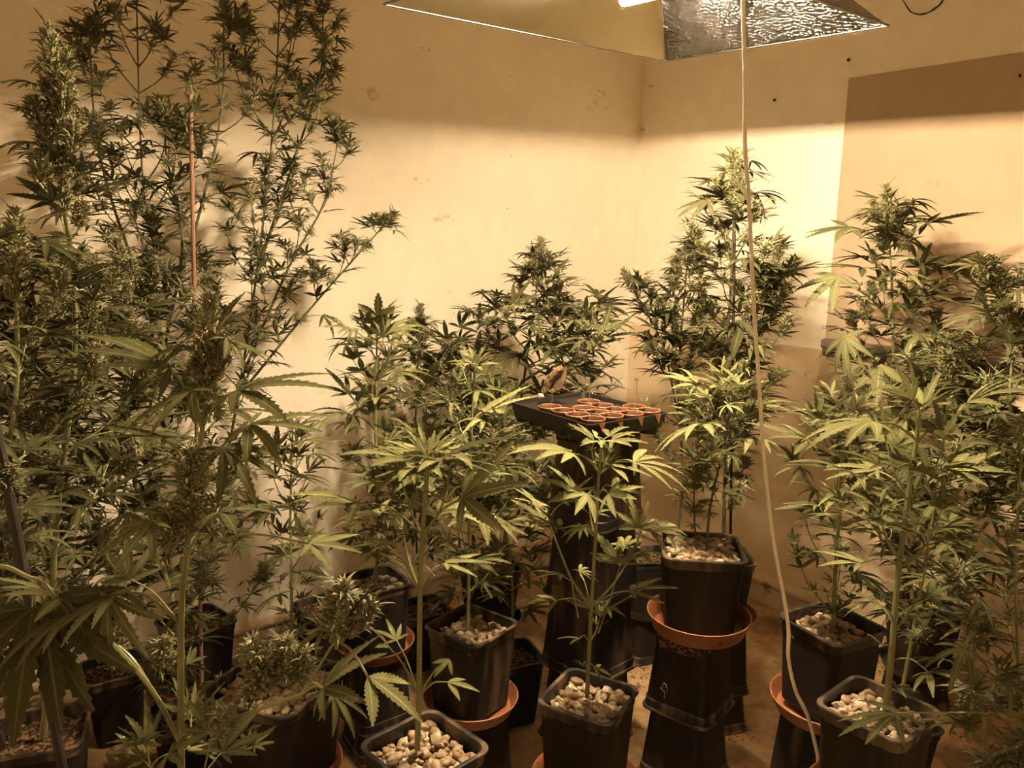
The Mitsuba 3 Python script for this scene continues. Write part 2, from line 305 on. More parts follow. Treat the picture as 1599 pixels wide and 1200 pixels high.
# pebbles: a few shapes in a few stones
RG = random.Random(7)
def pebble(seed):
    m = trimesh.creation.icosphere(1, 1.0); v = np.array(m.vertices)
    rs = np.random.RandomState(seed)
    for _ in range(4):                          # flattened facets, as on broken gravel
        d = unit(rs.randn(3)); c = rs.uniform(.62, .88); s = v @ d; v -= np.clip(s - c, 0, 1)[:, None] * d * .85
    return trimesh.Trimesh(v * (1 + .08 * rs.randn(len(v), 1)), m.faces, process=False)
NP = 7
for s in range(NP):
    pm = pebble(100 + s)
    for c in range(len(PEBBLE_COLS)):
        scene['pebble_shape_%d_%d' % (s, c)] = {'type': 'shapegroup', 'stone': mikit.ply(pm, 'pebble_stone_%d' % c, smooth=32)}
def gravel(parent, x, y, z, w, rot, stem=None, size=.0092, layers=2, seed=1):
    """soil bed with pebbles on it, filling a square of half width w."""
    rg = random.Random(seed)
    loop = at_height(rrect(w + .0005, w + .0005, .022, 5), 0); low = loop.copy(); low[:, :2] *= .94; low[:, 2] -= .03
    bed = loft([low, loop]); bed.fix_normals()
    k = part(parent, 'gravel', bed, 'soil', False, T().translate([x, y, z - .006]) @ rotz(rot))
    tag(k, 'bed of beige pebbles')
    n, pts = 0, []
    step = size * 1.62
    for lay in range(layers):
        m = int(w / step) + 1
        for i in range(-m, m + 1):
            for j in range(-m, m + 1):
                px, py = (i + .5 * (j % 2) + .5 * lay) * step + rg.uniform(-.3, .3) * step, (j * .9 + .45 * lay) * step + rg.uniform(-.3, .3) * step
                if max(abs(px), abs(py)) > w - size * .75 or abs(px) + abs(py) > w * 1.8: continue
                if lay and rg.random() < .35: continue
                if stem is not None and math.hypot(px - stem[0], py - stem[1]) < size * .9: continue
                s = size * rg.choice((.7, .9, 1, 1.1, 1.35)) * rg.uniform(.9, 1.1)
                pts.append((px, py, .55 * s + lay * size * .85 + rg.uniform(-.1, .25) * size, s))
    if len(pts) > 299:
        rg.shuffle(pts); pts = pts[:299]
    ca, sa = math.cos(rot), math.sin(rot)
    for px, py, pz, s in pts:
        M = np.eye(4); Rr = trimesh.transformations.euler_matrix(rg.uniform(-.5, .5), rg.uniform(-.5, .5), rg.uniform(0, 6.28))
        M[:3, :3] = Rr[:3, :3] @ np.diag([s * rg.uniform(1, 1.35), s * rg.uniform(.8, 1), s * rg.uniform(.6, .85)])
        M[:3, 3] = (x + px * ca - py * sa, y + px * sa + py * ca, z + pz)
        c = rg.choices(range(len(PEBBLE_COLS)), (5, 4, 2.4, 2, 4))[0]
        scene[numbered(k + '__pebble')] = {'type': 'instance', 'group': {'type': 'ref', 'id': 'pebble_shape_%d_%d' % (rg.randrange(NP), c)}, 'to_world': T(M)}
def fine_bed(parent, x, y, z, w, rot, bs='fine_gravel', seed=3):
    g = np.linspace(-w, w, 34); X, Y = np.meshgrid(g, g, indexing='ij')
    P = np.column_stack([X.ravel(), Y.ravel(), np.zeros(X.size)])
    P[:, 2] = .010 * meshkit.noise(P * 190 + seed) + .012 * meshkit.noise(P * 40 + seed)
    n = 34; i, j = np.meshgrid(np.arange(n - 1), np.arange(n - 1), indexing='ij'); q = (i * n + j).ravel()
    f = np.vstack([np.stack([q, q + n, q + n + 1], 1), np.stack([q, q + n + 1, q + 1], 1)])
    k = part(parent, 'soil', (P, f), bs, False, T().translate([x, y, z]) @ rotz(rot)); tag(k, 'crumbly brown growing medium', kind='stuff')

# ------------------------------------------------------------------ leaves and buds
def leaf_mesh(n, width, pet, tilt, droop, fold, teeth, tone, seed, curl=.12):
    rs = np.random.RandomState(seed)
    spec = {1: ((0,), (1,)), 3: ((0, 46), (1, .74)), 5: ((0, 37, 78), (1, .86, .55)), 7: ((0, 30, 61, 102), (1, .93, .74, .42)), 9: ((0, 26, 52, 80, 115), (1, .95, .83, .6, .33))}[n]
    VV, FF, UV = [], [], []; base = 0; idx = 0
    def add(v, f, c):
        nonlocal base
        VV.append(v); FF.append(np.asarray(f) + base); UV.append(c); base += len(v)
    tipp = V(0, 0, 0)
    if pet > 0:
        s = np.linspace(0, 1, 6); p = np.column_stack([pet * s, .06 * pet * np.sin(s * 3) * rs.uniform(-1, 1), pet * (.10 * np.sin(s * PI))])
        m = tube(p, np.linspace(.017, .011, 6), 5); add(np.array(m.vertices), m.faces, np.tile(V(3, 0), (len(m.vertices), 1))); tipp = p[-1]
    ct, st = math.cos(math.radians(tilt)), math.sin(math.radians(tilt))
    for a, ln in zip(*spec):
        for sg in ((1, -1) if a else (1,)):
            L = ln * rs.uniform(.93, 1.07); an = math.radians(a * sg + rs.uniform(-5, 5)); K = 2 * teeth; t = np.linspace(0, 1, K + 1)
            p0 = math.radians(rs.uniform(-4, 12)); dr_ = math.radians(droop * rs.uniform(.6, 1.35)); bend = rs.uniform(-curl, curl) * 1.6
            pit = p0 - dr_ * t ** 1.2; yaw = an + bend * t
            step = L / K; dx = np.cos(pit) * np.cos(yaw) * step; dy = np.cos(pit) * np.sin(yaw) * step; dz = np.sin(pit) * step
            mid = np.column_stack([np.r_[0, np.cumsum(dx[:-1])], np.r_[0, np.cumsum(dy[:-1])], np.r_[0, np.cumsum(dz[:-1])]])
            w = width * L * .5 * np.sin(PI * np.clip(t, 0, 1) ** .82) ** .95 + .006; w[-1] = .001
            odd = (np.arange(K + 1) % 2) == 1; w = np.where(odd, w * 1.13, w * .80); sh = np.where(odd, .55 * step, 0)
            fw = np.column_stack([np.cos(pit) * np.cos(yaw), np.cos(pit) * np.sin(yaw), np.sin(pit)])
            sd = np.column_stack([-np.sin(yaw), np.cos(yaw), 0 * yaw]); up = np.cross(fw, sd); fo = fold * rs.uniform(.5, 1.4)
            Lf = mid + sd * (w * math.cos(fo))[:, None] + up * (w * math.sin(fo))[:, None] + fw * sh[:, None]
            Rt = mid - sd * (w * math.cos(fo))[:, None] + up * (w * math.sin(fo))[:, None] + fw * sh[:, None]
            v = np.vstack([mid, Lf, Rt]); k = K + 1; i = np.arange(K)
            f = np.vstack([np.stack([i, i + 1, k + i + 1], 1), np.stack([i, k + i + 1, k + i], 1), np.stack([i, 2 * k + i + 1, i + 1], 1), np.stack([i, 2 * k + i, 2 * k + i + 1], 1)])
            v = np.column_stack([v[:, 0] * ct + v[:, 2] * st, v[:, 1], -v[:, 0] * st + v[:, 2] * ct]) + tipp
            idx += 1; vv = 50.0 * (idx + seed % 97 * 10) + t * teeth * .999
            add(v, f, np.column_stack([np.r_[0 * t, 1 + 0 * t, -1 + 0 * t], np.r_[vv, vv, vv]]))
    return np.vstack(VV), np.vstack(FF), np.vstack(UV)
LEAVES, LEAF_DATA = {}, {}
def leaf_shape(style, i, *args):
    v, f, c = leaf_mesh(*args); key = 'leaf_shape_%s_%d' % (style, i)
    LEAF_DATA[key] = (v, f, c, args[7])
    scene[key] = {'type': 'shapegroup', 'blade': mikit.ply((v, f), 'leaf_' + args[7], smooth=True, uv=c)}
    LEAVES.setdefault(style, []).append(key)
for tone in ('pale', 'mid', 'dark'):
    for i in range(7):      # broad leaves with a stalk
        leaf_shape('fan_' + tone, i, (7, 7, 7, 5, 7, 9, 5)[i], (.18, .17, .20, .20, .165, .155, .22)[i], (.55, .4, .7, .35, .6, .5, .3)[i], (6, 15, 10, 3, 24, 14, 8)[i], (28, 40, 22, 26, 46, 34, 20)[i], .22, 10, tone, 40 + i)
    for i in range(6):      # blades alone: their stalks are built by hand
        leaf_shape('blade_' + tone, i, (7, 7, 5, 7, 5, 3)[i], (.175, .165, .195, .16, .205, .25)[i], 0, (2, 9, 4, 15, 0, 8)[i], (22, 30, 20, 38, 14, 18)[i], .22, 11, tone, 70 + i)
    for i in range(6):      # narrow leaves of flowering plants
        leaf_shape('narrow_' + tone, i, (5, 7, 5, 3, 5, 7)[i], (.16, .14, .18, .21, .15, .16)[i], (.6, .9, .45, .3, .8, .6)[i], (5, 22, 12, 0, 35, 15)[i], (28, 45, 20, 20, 55, 35)[i], .25, 8, tone, 20 + i)
    for i in range(5):      # young leaves
        leaf_shape('small_' + tone, i, (3, 5, 3, 3, 5)[i], (.26, .22, .30, .24, .20)[i], (.2, .3, .12, .35, .15)[i], (-10, 8, 0, 15, -20)[i], (15, 25, 10, 25, 20)[i], .3, 6, tone, 90 + i)

def bud_mesh(length, rad, ncal, nleaf, seed, tone='mid', llen=1.0):
    """a flower spike along +z."""
    rs = np.random.RandomState(seed); VV, FF, CC = [], [], []; base = 0
    blade = V(BLADES[tone][0]); cal0 = V(.20, .185, .095); hair = V(.34, .22, .11)
    def add(v, f, c):
        nonlocal base
        VV.append(v); FF.append(np.asarray(f) + base); CC.append(c); base += len(v)
    core = tube([(0, 0, -.01), (0, 0, length * .9)], [.0022, .0012], 5); add(np.array(core.vertices), core.faces, np.tile(V(.2, .22, .08), (len(core.vertices), 1)))
    def prof(t): return rad * (.55 + .6 * math.sin(PI * min(1, t * .8 + .12))) * (1 - .55 * t ** 3)
    for k in range(ncal):
        t = (k + rs.rand()) / ncal; az = k * 2.39996 + rs.uniform(-.3, .3); r = prof(t) * rs.uniform(.25, 1.0)
        d = unit((math.cos(az), math.sin(az), rs.uniform(.3, 1.4))); p = V(r * math.cos(az), r * math.sin(az), t * length); s = rs.uniform(.0050, .0095) * (rad / .02) ** .35
        x = unit(np.cross(d, (0.3, 0.2, 1))); y = np.cross(d, x)
        v = np.array([p - d * s * .5, p + x * s * .42, p + y * s * .42, p - x * s * .42, p - y * s * .42, p + d * s * 1.15])
        f = [(0, 2, 1), (0, 3, 2), (0, 4, 3), (0, 1, 4), (5, 1, 2), (5, 2, 3), (5, 3, 4), (5, 4, 1)]
        c = cal0 * rs.uniform(.65, 1.25) * V(1, rs.uniform(.92, 1.12), 1); add(v, f, np.tile(c, (6, 1)))
        if rs.rand() < .75:
            q = p + d * s; e = q + unit(d + rs.randn(3) * .5) * s * rs.uniform(.8, 1.7); o = unit(rs.randn(3)) * .00045
            add(np.array([q - o, q + o, e]), [(0, 1, 2)], np.tile(hair * rs.uniform(.7, 1.5), (3, 1)))
    for k in range(nleaf):
        t = (k + .5) / nleaf; az = k * 2.39996 + 1 + rs.uniform(-.4, .4); r = prof(t) * .35
        el = rs.uniform(.05, .9); d = V(math.cos(az) * math.cos(el), math.sin(az) * math.cos(el), math.sin(el)); p = V(r * math.cos(az), r * math.sin(az), t * length)
        L = llen * rad * rs.uniform(1.4, 2.7); w = L * rs.uniform(.045, .075); side = unit(np.cross(d, (0, 0, 1))); g = V(0, 0, -1)
        for sp in ((0, 1), (.5, .7), (-.5, .7)) if rs.rand() < .5 else ((0, 1),):
            dd = unit(d + side * sp[0] * 1.1); sd = unit(np.cross(dd, (0, 0, 1))); l = L * sp[1]
            a = p + dd * l * .4 + g * l * .02; b = p + dd * l * .78 + g * l * .10; e = p + dd * l + g * l * .22
            v = np.array([p, a + sd * w, a - V(0, 0, w * .4), a - sd * w, b + sd * w * .6, b - V(0, 0, w * .25), b - sd * w * .6, e])
            f = [(0, 1, 2), (0, 2, 3), (1, 4, 5), (1, 5, 2), (2, 5, 6), (2, 6, 3), (4, 7, 5), (5, 7, 6)]
            add(v, f, np.tile(blade * rs.uniform(.8, 1.5), (8, 1)))
    return np.vstack(VV), np.vstack(FF), np.vstack(CC)
BUDS = {}
def bud_shape(style, i, *a, **k):
    v, f, c = bud_mesh(*a, **k); key = 'bud_shape_%s_%d' % (style, i)
    scene[key] = {'type': 'shapegroup', 'flower': mikit.ply((v, f), 'bud_skin', smooth=False, color=c)}
    BUDS.setdefault(style, []).append(key)
for i in range(4): bud_shape('cola', i, .16, .021, 300, 40, 500 + i, llen=.95)
for i in range(4): bud_shape('fat', i, .065, .019, 150, 22, 520 + i, 'mid', llen=.85)
for i in range(5): bud_shape('small', i, .034, .011, 60, 14, 540 + i, 'mid', llen=1.5)
for i in range(5): bud_shape('wisp', i, .030, .0075, 20, 12, 560 + i, 'mid', llen=2.7)

# ------------------------------------------------------------------ plants
PLANTS = []
class Plant:
    def __init__(self, label, seed, tone='mid', group='cannabis plants growing in pots', stem='green_stem'):
        self.k = thing('cannabis_plant', label, 'plant', group); self.r = random.Random(seed); self.tone = tone; self.sm = stem; self.nleaf = 0; self.extra = []; self.bscale = 1.0; PLANTS.append(self)
    def _tone(self):
        x = self.r.random()
        return {'pale': ('pale' if x < .8 else 'mid'), 'mid': ('mid' if x < .65 else 'dark' if x < .85 else 'pale'), 'dark': ('dark' if x < .75 else 'mid')}[self.tone]
    def instance(self, name, group, M):
        scene[numbered(self.k + '__' + name)] = {'type': 'instance', 'group': {'type': 'ref', 'id': group}, 'to_world': T(M)}
    def leaf(self, pos, d, L, style='fan', roll=.35, tone=None, pick=None, upv=None):
        self.nleaf += 1; r = self.r
        x = unit(d); u0 = V(0, 0, 1) if upv is None else V(upv)
        u0 = u0 + V(r.uniform(-roll, roll), r.uniform(-roll, roll), 0); z = unit(u0 - x * (u0 @ x)); y = np.cross(z, x)
        M = np.eye(4); M[:3, 0], M[:3, 1], M[:3, 2], M[:3, 3] = x * L, y * L, z * L, pos
        g = LEAVES[style + '_' + (tone or self._tone())]
        sh = g[r.randrange(len(g)) if pick is None else pick]
        if self.nleaf <= 290: self.instance('leaf', sh, M)
        else: self.extra.append((sh, M))
    def bud(self, pos, d, s, style='small'):
        r = self.r; z = unit(d); x = unit(np.cross(z, V(r.uniform(-1, 1), r.uniform(-1, 1), .1))); y = np.cross(z, x)
        M = np.eye(4); M[:3, 0], M[:3, 1], M[:3, 2], M[:3, 3] = x * s, y * s, z * s, pos
        self.instance('bud', BUDS[style][r.randrange(len(BUDS[style]))], M)
    def rod(self, name, pts, r0, r1, n=14, sides=6, bs=None):
        p = spline(pts, n); part(self.k, name, tube(p, np.linspace(r0, r1, n), sides, .10), bs or self.sm, 35); return p
    def blade(self, a, b, L, toward=None, pick=None, tone=None, r0=.0016, sag=.012, roll=.3, upv=None):
        """a leaf on a stalk from a to b, its blade carried on past b (or pointing to 'toward')."""
        a, b = V(a), V(b); mid = (a + b) / 2 + V(0, 0, sag)
        p = self.rod('petiole', [a, mid, b], r0, r0 * .75, 8, 5, 'green_stem'); d = p[-1] - p[-2] if toward is None else V(toward) - b
        self.leaf(p[-1], d, L * self.bscale, 'blade', roll, tone, pick, upv)
    def shoot(self, a, b, L, bud=None, bs=1.0, nodes=3, style='narrow', r0=.0024, bow=.0, tip=3):
        """a side branch from a to b with leaves along it and a tip."""
        r = self.r; a, b = V(a), V(b); ln = np.linalg.norm(b - a); h = V((b - a)[0], (b - a)[1], 0)
        mid = a + (b - a) * .5 + unit(h) * ln * .07 - V(0, 0, ln * .05) + V(0, 0, bow * ln)
        p = self.rod('branch', [a, mid, b], r0, max(.0009, r0 * .45), max(6, int(ln / .025)), 5)
        for k in range(nodes):
            t = (.35 + .6 * (k + r.uniform(.1, .9)) / nodes); i = min(int(t * (len(p) - 1)), len(p) - 2); q = p[i]; ax = unit(p[i + 1] - p[i])
            sd = unit(np.cross(ax, (0, 0, 1)) + 1e-6)
            for s in (1, -1):
                if r.random() < .18: continue
                d = unit(sd * s * r.uniform(.5, 1) + ax * r.uniform(.3, .8) + V(0, 0, r.uniform(-.15, .5)))
                self.leaf(q, d, L * r.uniform(.6, 1.0), style)
                if bud and r.random() < .55: self.bud(q, ax + V(0, 0, .8), bs * r.uniform(.55, .85), 'wisp' if bud == 'wisp' else 'small')
        ax = unit(p[-1] - p[-3] + V(0, 0, .01))
        if bud: self.bud(p[-1] - ax * .008, ax + V(0, 0, .5), bs, bud)
        for k in range(tip):
            az = r.uniform(0, 6.28); d = unit(V(math.cos(az), math.sin(az), r.uniform(.1, .9)) + ax * .8)
            self.leaf(p[-1], d, L * r.uniform(.45, .8), style if bud else 'small')
        return p
    def grow(self, stem_pts, r0, r1, step, leafL, blen, t0=.1, style='fan', bstyle='narrow', bud=None, bs=1.0, top='cola', tops=1.0, elev=48, lskip=.15, bskip=.15, bleaf=.7, bnodes=3, n=36, jit=.25, tip=3, stubs=True):
        """stem through stem_pts with opposite leaves and branches; leafL and blen are control values from foot to top."""
        r = self.r; p = self.rod('stem', stem_pts, r0, r1, n, 8)
        seg = np.r_[0, np.cumsum(np.linalg.norm(np.diff(p, axis=0), axis=1))]; H = seg[-1]
        at = lambda s: V([np.interp(s, seg, p[:, i]) for i in range(3)])
        f = lambda vals, t: float(np.interp(t, np.linspace(0, 1, len(vals)), vals))
        s = t0 * H; az = r.uniform(0, 6.28)
        while s < H * .985:
            t = s / H; q = at(s); az += PI / 2 + r.uniform(-.4, .4)
            for sg in (0, PI):
                a2 = az + sg + r.uniform(-jit, jit); o = V(math.cos(a2), math.sin(a2), 0)
                L = f(leafL, t) * r.uniform(.8, 1.15)
                if r.random() > lskip and L > .012: self.leaf(q, o + V(0, 0, r.uniform(.0, .75)), L, style)
                bl = f(blen, t) * r.uniform(.75, 1.2)
                if r.random() > bskip and bl > .03:
                    e = math.radians(elev + r.uniform(-12, 12)); e2 = q + o * bl * math.cos(e) + V(0, 0, bl * math.sin(e))
                    self.shoot(q, e2, max(.03, L * bleaf), bud, bs * r.uniform(.75, 1.15), max(1, min(bnodes, int(bl / .05))), bstyle, r0=.0011 + .006 * bl, tip=tip)
                elif bud and t > .35: self.bud(q, o + V(0, 0, .8), bs * .6, 'small' if bud != 'wisp' else 'wisp')
                elif stubs and not bud: self.leaf(q, o * .5 + V(0, 0, .9), L * .35, 'small')
            s += step * (1.15 - .5 * t) * r.uniform(.85, 1.15)
        ax = unit(p[-1] - p[-3])
        if top == 'cola': self.bud(p[-1] - ax * .10 * tops, ax, tops, 'cola')
        elif top: self.bud(p[-1], ax, tops, top)
        for k in range(4 if bud else 7):
            a2 = k * 2.4; self.leaf(p[-1] - ax * (.03 * r.random() if bud else 0), V(math.cos(a2), math.sin(a2), r.uniform(.0, .7)), f(leafL, 1) * r.uniform(.6, .95), 'small' if not bud else bstyle)
        return p

# ------------------------------------------------------------------ stands, saucers and the tray
A0, B0, C0, D0 = (-.140, 1.275, .619), (.178, 1.564, .549), (-.085, 1.805, .582), (.484, 1.912, .752)
E0, F0, G0, H0 = (.722, 1.66, .679), (.691, 1.36, .662), (-.385, 2.174, .526), (-.064, 2.60, .403)
L0, M0, N0, Q0 = (-.557, 1.78, .439), (-1.00, 2.40, .270), (-.639, 2.60, .237), (1.37, 2.47, .354)
S0, K0, J0 = (.655, 2.335, .561), (.512, 2.76, .385), (-1.03, 1.62, .40)
saucer(A0[0], A0[1], .392, .112, 'orange plastic saucer under the nearest pebble pot at the bottom edge')
stack(A0[0], A0[1], .392, .8, ['upturned black pot under the saucer of the nearest pebble pot', 'lowest upturned pot of the nearest stack, standing on the floor'])
saucer(B0[0], B0[1], .322, .116, 'orange plastic saucer at the bottom edge under the pebble pot with one thin young plant')
stack(B0[0], B0[1], .322, 1.0, ['upturned black pot under the saucer of the pot with one thin young plant', 'lowest upturned pot below the pot with one thin young plant'])
saucer(C0[0], C0[1], .362, .116, 'orange saucer under the mud-streaked pebble pot left of the pot tower')
stack(C0[0], C0[1], .362, .9, ['upturned dark pot under the saucer left of the pot tower', 'lowest upturned pot of the stack left of the pot tower'])
saucer(D0[0], D0[1] - .02, .540, .128, 'clean orange round saucer on top of the marked upturned pot', .045)
stack(D0[0] - .01, D0[1] - .02, .540, .85, ['upturned black pot with pale scrawled marks and a soil crust under the orange saucer', 'second upturned pot from the top below the scrawled pot', 'lowest pot of the stack below the scrawled pot'], a=.092, b=.070, crust=True)
saucer(S0[0], S0[1], .340, .118, 'brownish saucer half hidden behind the pebble pot in the tall orange saucer')
stack(S0[0], S0[1], .340, .3, ['upturned black pot standing behind the scrawled pot stack', 'dusty lowest pot on the floor behind the scrawled pot stack'])
saucer(E0[0], E0[1], .462, .118, 'orange saucer at the right behind the hanging white cord')
stack(E0[0], E0[1], .462, .55, ['dusty upturned pot under the saucer behind the hanging cord', 'second upturned pot below the saucer behind the hanging cord', 'lowest pot of the stack behind the hanging cord'], mud='muddy_plastic')
saucer(F0[0], F0[1], .445, .110, 'orange saucer under the pebble pot at the lower right')
stack(F0[0], F0[1], .445, .7, ['upturned pot under the saucer at the lower right', 'second upturned pot below the lower right saucer', 'lowest pot below the lower right saucer'])
saucer(G0[0], G0[1], .306, .114, 'orange saucer under the pebble pot by the left wall')
stack(G0[0], G0[1], .306, .6, ['upturned muddy pot under the pebble pot by the left wall', 'lowest pot under the pebble pot by the left wall'], mud='muddy_plastic')
saucer(H0[0], H0[1], .180, .115, 'dark saucer under the far pebble pot left of the tower', bs='tray_plastic')
stack(H0[0], H0[1], .180, .3, ['upturned pot on the floor under the far pebble pot'])
saucer(L0[0], L0[1], .182, .155, 'wide orange saucer under the big black pot at the lower left')
stack(L0[0], L0[1], .182, .3, ['upturned pot on the floor under the big black pot'], a=.10, b=.08)
saucer(M0[0], M0[1], .030, .125, 'brown saucer on the floor under the pot by the left skirting')
stack(M0[0], M0[1], .031, .3, ['low upturned tray pot under the pot by the left skirting'], a=.09, b=.085)
saucer(Q0[0], Q0[1], .120, .12, 'dark saucer under the pot by the right wall', bs='tray_plastic')
stack(Q0[0], Q0[1], .120, .4, ['upturned pot on the floor under the dark pot by the right wall'])
saucer(K0[0], K0[1], .170, .12, 'black saucer under the soil pot in the far corner', bs='tray_plastic')
stack(K0[0], K0[1], .170, .4, ['upturned pot on the floor in the far corner'])
saucer(J0[0], J0[1], .172, .125, 'reddish saucer under the pot at the lower left edge')
stack(J0[0], J0[1], .172, .4, ['upturned pot on the floor at the lower left edge'])
# empty pots
def lone_pot(label, x, y, z, a, b, h, rot, bed):
    k = thing('square_pot', label, 'pot'); put_pot(k, x, y, z - h, a, b, h, rot, sub=None); fine_bed(k, x, y, z - .035, a * .86, rot, bed); return k
lone_pot('small black pot filled with reddish brown crumbs by the left wall', N0[0], N0[1], .237, .085, .062, .2369, .75, 'crust_soil')

# the tower of upturned pots and the tray of small pots on it
TX, TY = .222, 1.985
stack(TX, TY, 1.030, .78, ['topmost upturned pot of the tall tower, right under the tray', 'second upturned pot from the top of the tall tower', 'third upturned pot of the tall tower with a muddy rim', 'fourth upturned pot of the tall tower', 'fifth upturned pot of the tall tower', 'lowest pot of the tall tower'], h=.235, off=.205, a=.098, b=.078, crust=True, mud='muddy_plastic')
TR = .63; e2, e1 = V(math.cos(TR), math.sin(TR), 0), V(-math.sin(TR), math.cos(TR), 0); T0 = V(.178, 1.795, 1.032)
TC = T0 + e2 * .13 + e1 * .157
def tray():
    k = thing('propagation_tray', 'black plastic seed tray on top of the pot tower, holding small orange pots', 'tray')
    tw = T().translate(list(TC)) @ rotz(TR)
    q = lambda a, b, z: at_height(rrect(a, b, .016, 4), z)
    m = loft([q(.118, .145, .012), q(.124, .151, .014), q(.130, .157, .046), q(.133, .160, .048), q(.133, .160, .052), q(.128, .155, .052), q(.126, .153, .046), q(.120, .147, .022), q(.110, .137, .020)]); m.fix_normals()
    part(k, 'shell', m, 'tray_plastic', 25, tw)
    for i in range(6):
        for j in range(4):
            if i in (0, 5) or j in (0, 3):
                c = lathe([(0, 0), (.022, 0), (.026, .016), (0, .016)], 16); c.fix_normals(); c.apply_translation([-.0935 + .0625 * j, -.128 + .0525 * i, .0])
                part(k, 'cell_foot', c, 'tray_plastic', 30, tw)
    m = loft([q(.121, .148, .040), q(.121, .148, .043)]); m.fix_normals(); part(k, 'cell_plate', m, 'tray_plastic', False, tw)
tray()
where = {(0, 0): 'nearest corner', (0, 1): 'front right edge, second from the corner', (0, 2): 'front right edge, third from the corner', (0, 3): 'right end of the front right edge'}
words_ = ['second', 'third', 'fourth', 'fifth']
pot_body = lathe([(0, -.028), (.019, -.028), (.0285, .014), (.0300, .014), (.0300, .020), (.0285, .020), (.0270, .006), (.024, .004), (0, .004)], 28)
small = []
for i, j in [(0, 0), (0, 1), (0, 2), (0, 3), (1, 0), (1, 1), (1, 2), (1, 3), (2, 0), (2, 1), (2, 2), (3, 0), (3, 2)]:
    c = TC + e2 * (-.0935 + .0625 * j) + e1 * (-.128 + .0525 * i)
    lab = 'small orange pot at the %s of the tray' % where[(i, j)] if (i, j) in where else 'small orange pot in the tray, %s row from the front edge, %s from the left' % (words_[i - 1], ('first', 'second', 'third', 'fourth')[j])
    k = thing('seedling_pot', lab, 'pot', 'small orange pots in the tray'); small.append((i, j, k, c))
    rg = random.Random(i * 7 + j); jx, jy = rg.uniform(-.002, .002), rg.uniform(-.002, .002)
    tw = T().translate([c[0] + jx, c[1] + jy, c[2] + .0400 + rg.uniform(0, .002)])
    body = lathe([(0, -.010), (.0250, -.010), (.0278, .012), (.0268, .012), (.0242, -.006), (0, -.006)], 28); body.fix_normals()
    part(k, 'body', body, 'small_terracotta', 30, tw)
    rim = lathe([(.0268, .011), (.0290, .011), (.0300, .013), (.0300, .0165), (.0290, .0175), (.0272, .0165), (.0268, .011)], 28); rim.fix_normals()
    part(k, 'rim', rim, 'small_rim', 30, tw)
    P = [(0, 0, -.001)]; ring = 14
    for rr in (.009, .018, .0250):
        P += [(rr * math.cos(t * 2 * PI / ring), rr * math.sin(t * 2 * PI / ring), .0005 + .004 * rg.random() - .0015) for t in range(ring)]
    f = [(0, 1 + t, 1 + (t + 1) % ring) for t in range(ring)]
    for b in (1, 1 + ring):
        for t in range(ring):
            u = (t + 1) % ring; f += [(b + t, b + ring + t, b + ring + u), (b + t, b + ring + u, b + u)]
    part(k, 'soil', (np.array(P), np.array(f)), 'soil', False, tw)
    if i == 0:          # the pointed tab that hangs over the tray's edge
        d = -e1; s = e2
        o = V(c[0] + jx, c[1] + jy, c[2] + .0400) + d * .0310
        a = [o - s * .0105 + V(0, 0, .012), o + s * .0105 + V(0, 0, .012), o + d * .0035 + V(0, 0, -.010)]
        m = loft([np.array(a), np.array([q + d * .0018 for q in a])]); m.fix_normals(); part(k, 'tab', m, 'small_terracotta', False)
    if (i, j) in ((0, 3), (1, 3), (3, 2), (3, 0)):
        h = {(0, 3): .03, (1, 3): .075, (3, 2): .05, (3, 0): .045}[(i, j)]; o = V(c[0], c[1], c[2] + .047)
        tip = o + V(-.012 if j == 3 and i == 0 else .003, 0, h)
        part(k, 'sprout_stem', tube(spline([o, (o + tip) / 2 + V(.002, 0, 0), tip], 6), .0009, 5), 'green_stem', 30)
        for a2 in (0.4, 2.6, 4.4):
            M = np.eye(4); d = unit(V(math.cos(a2), math.sin(a2), .6)); z = unit(V(0, 0, 1) - d * d[2]); M[:3, 0], M[:3, 1], M[:3, 2], M[:3, 3] = d * .014, np.cross(z, d) * .014, z * .014, tip
            scene[numbered(k + '__leaf')] = {'type': 'instance', 'group': {'type': 'ref', 'id': LEAVES['small_pale'][int(a2) % 5]}, 'to_world': T(M)}
# folded piece of bark leaning on the back of the tray, and a pale pebble by it
k = thing('bark_piece', 'folded piece of brown bark standing on the tray behind the small pots', 'bark')
bl = TC + e1 * .075 + V(0, 0, .046)
def chunk(pts, r, fl=.5, seed=0):
    p = spline(pts, 22); m = tube(p, r, 12); v = np.array(m.vertices); v += (meshkit.noise(v * 90 + seed)[:, None] - .5) * .008; return trimesh.Trimesh(v, m.faces, process=False)
pa, pb, pc = V((0.084, 2.060, 1.109)), V((0.119, 2.060, 1.166)), V((0.132, 2.060, 1.173))
part(k, 'arm', chunk([pa, (pa + pb) / 2 + V(-.002, 0, .004), pb, pc], np.r_[np.linspace(.010, .011, 14), np.linspace(.0105, .006, 8)]), 'bark', 60)
pl = [V((0.106, 2.062, 1.119)), V((0.116, 2.062, 1.154)), V((0.134, 2.062, 1.174)), V((0.140, 2.062, 1.147)), V((0.132, 2.062, 1.120)), V((0.114, 2.062, 1.111))]
m = loft([np.array(pl), np.array([q + V(.004, .012, 0) for q in pl])]); m.fix_normals(); part(k, 'flat_side', m, 'bark', 40)
part(k, 'foot', chunk([V((0.121, 2.070, 1.120)), V((0.135, 2.070, 1.119)), V((0.150, 2.070, 1.107))], np.linspace(.009, .004, 22), seed=4), 'bark', 60)
k = thing('pale_pebble', 'single pale pebble on the left end of the tray rim', 'stone')
m = pebble(31); m.apply_scale([.010, .007, .007]); m.apply_translation(list(V((0.071, 1.975, 1.114)))); put(k, m, 'pebble_stone_2', 50)

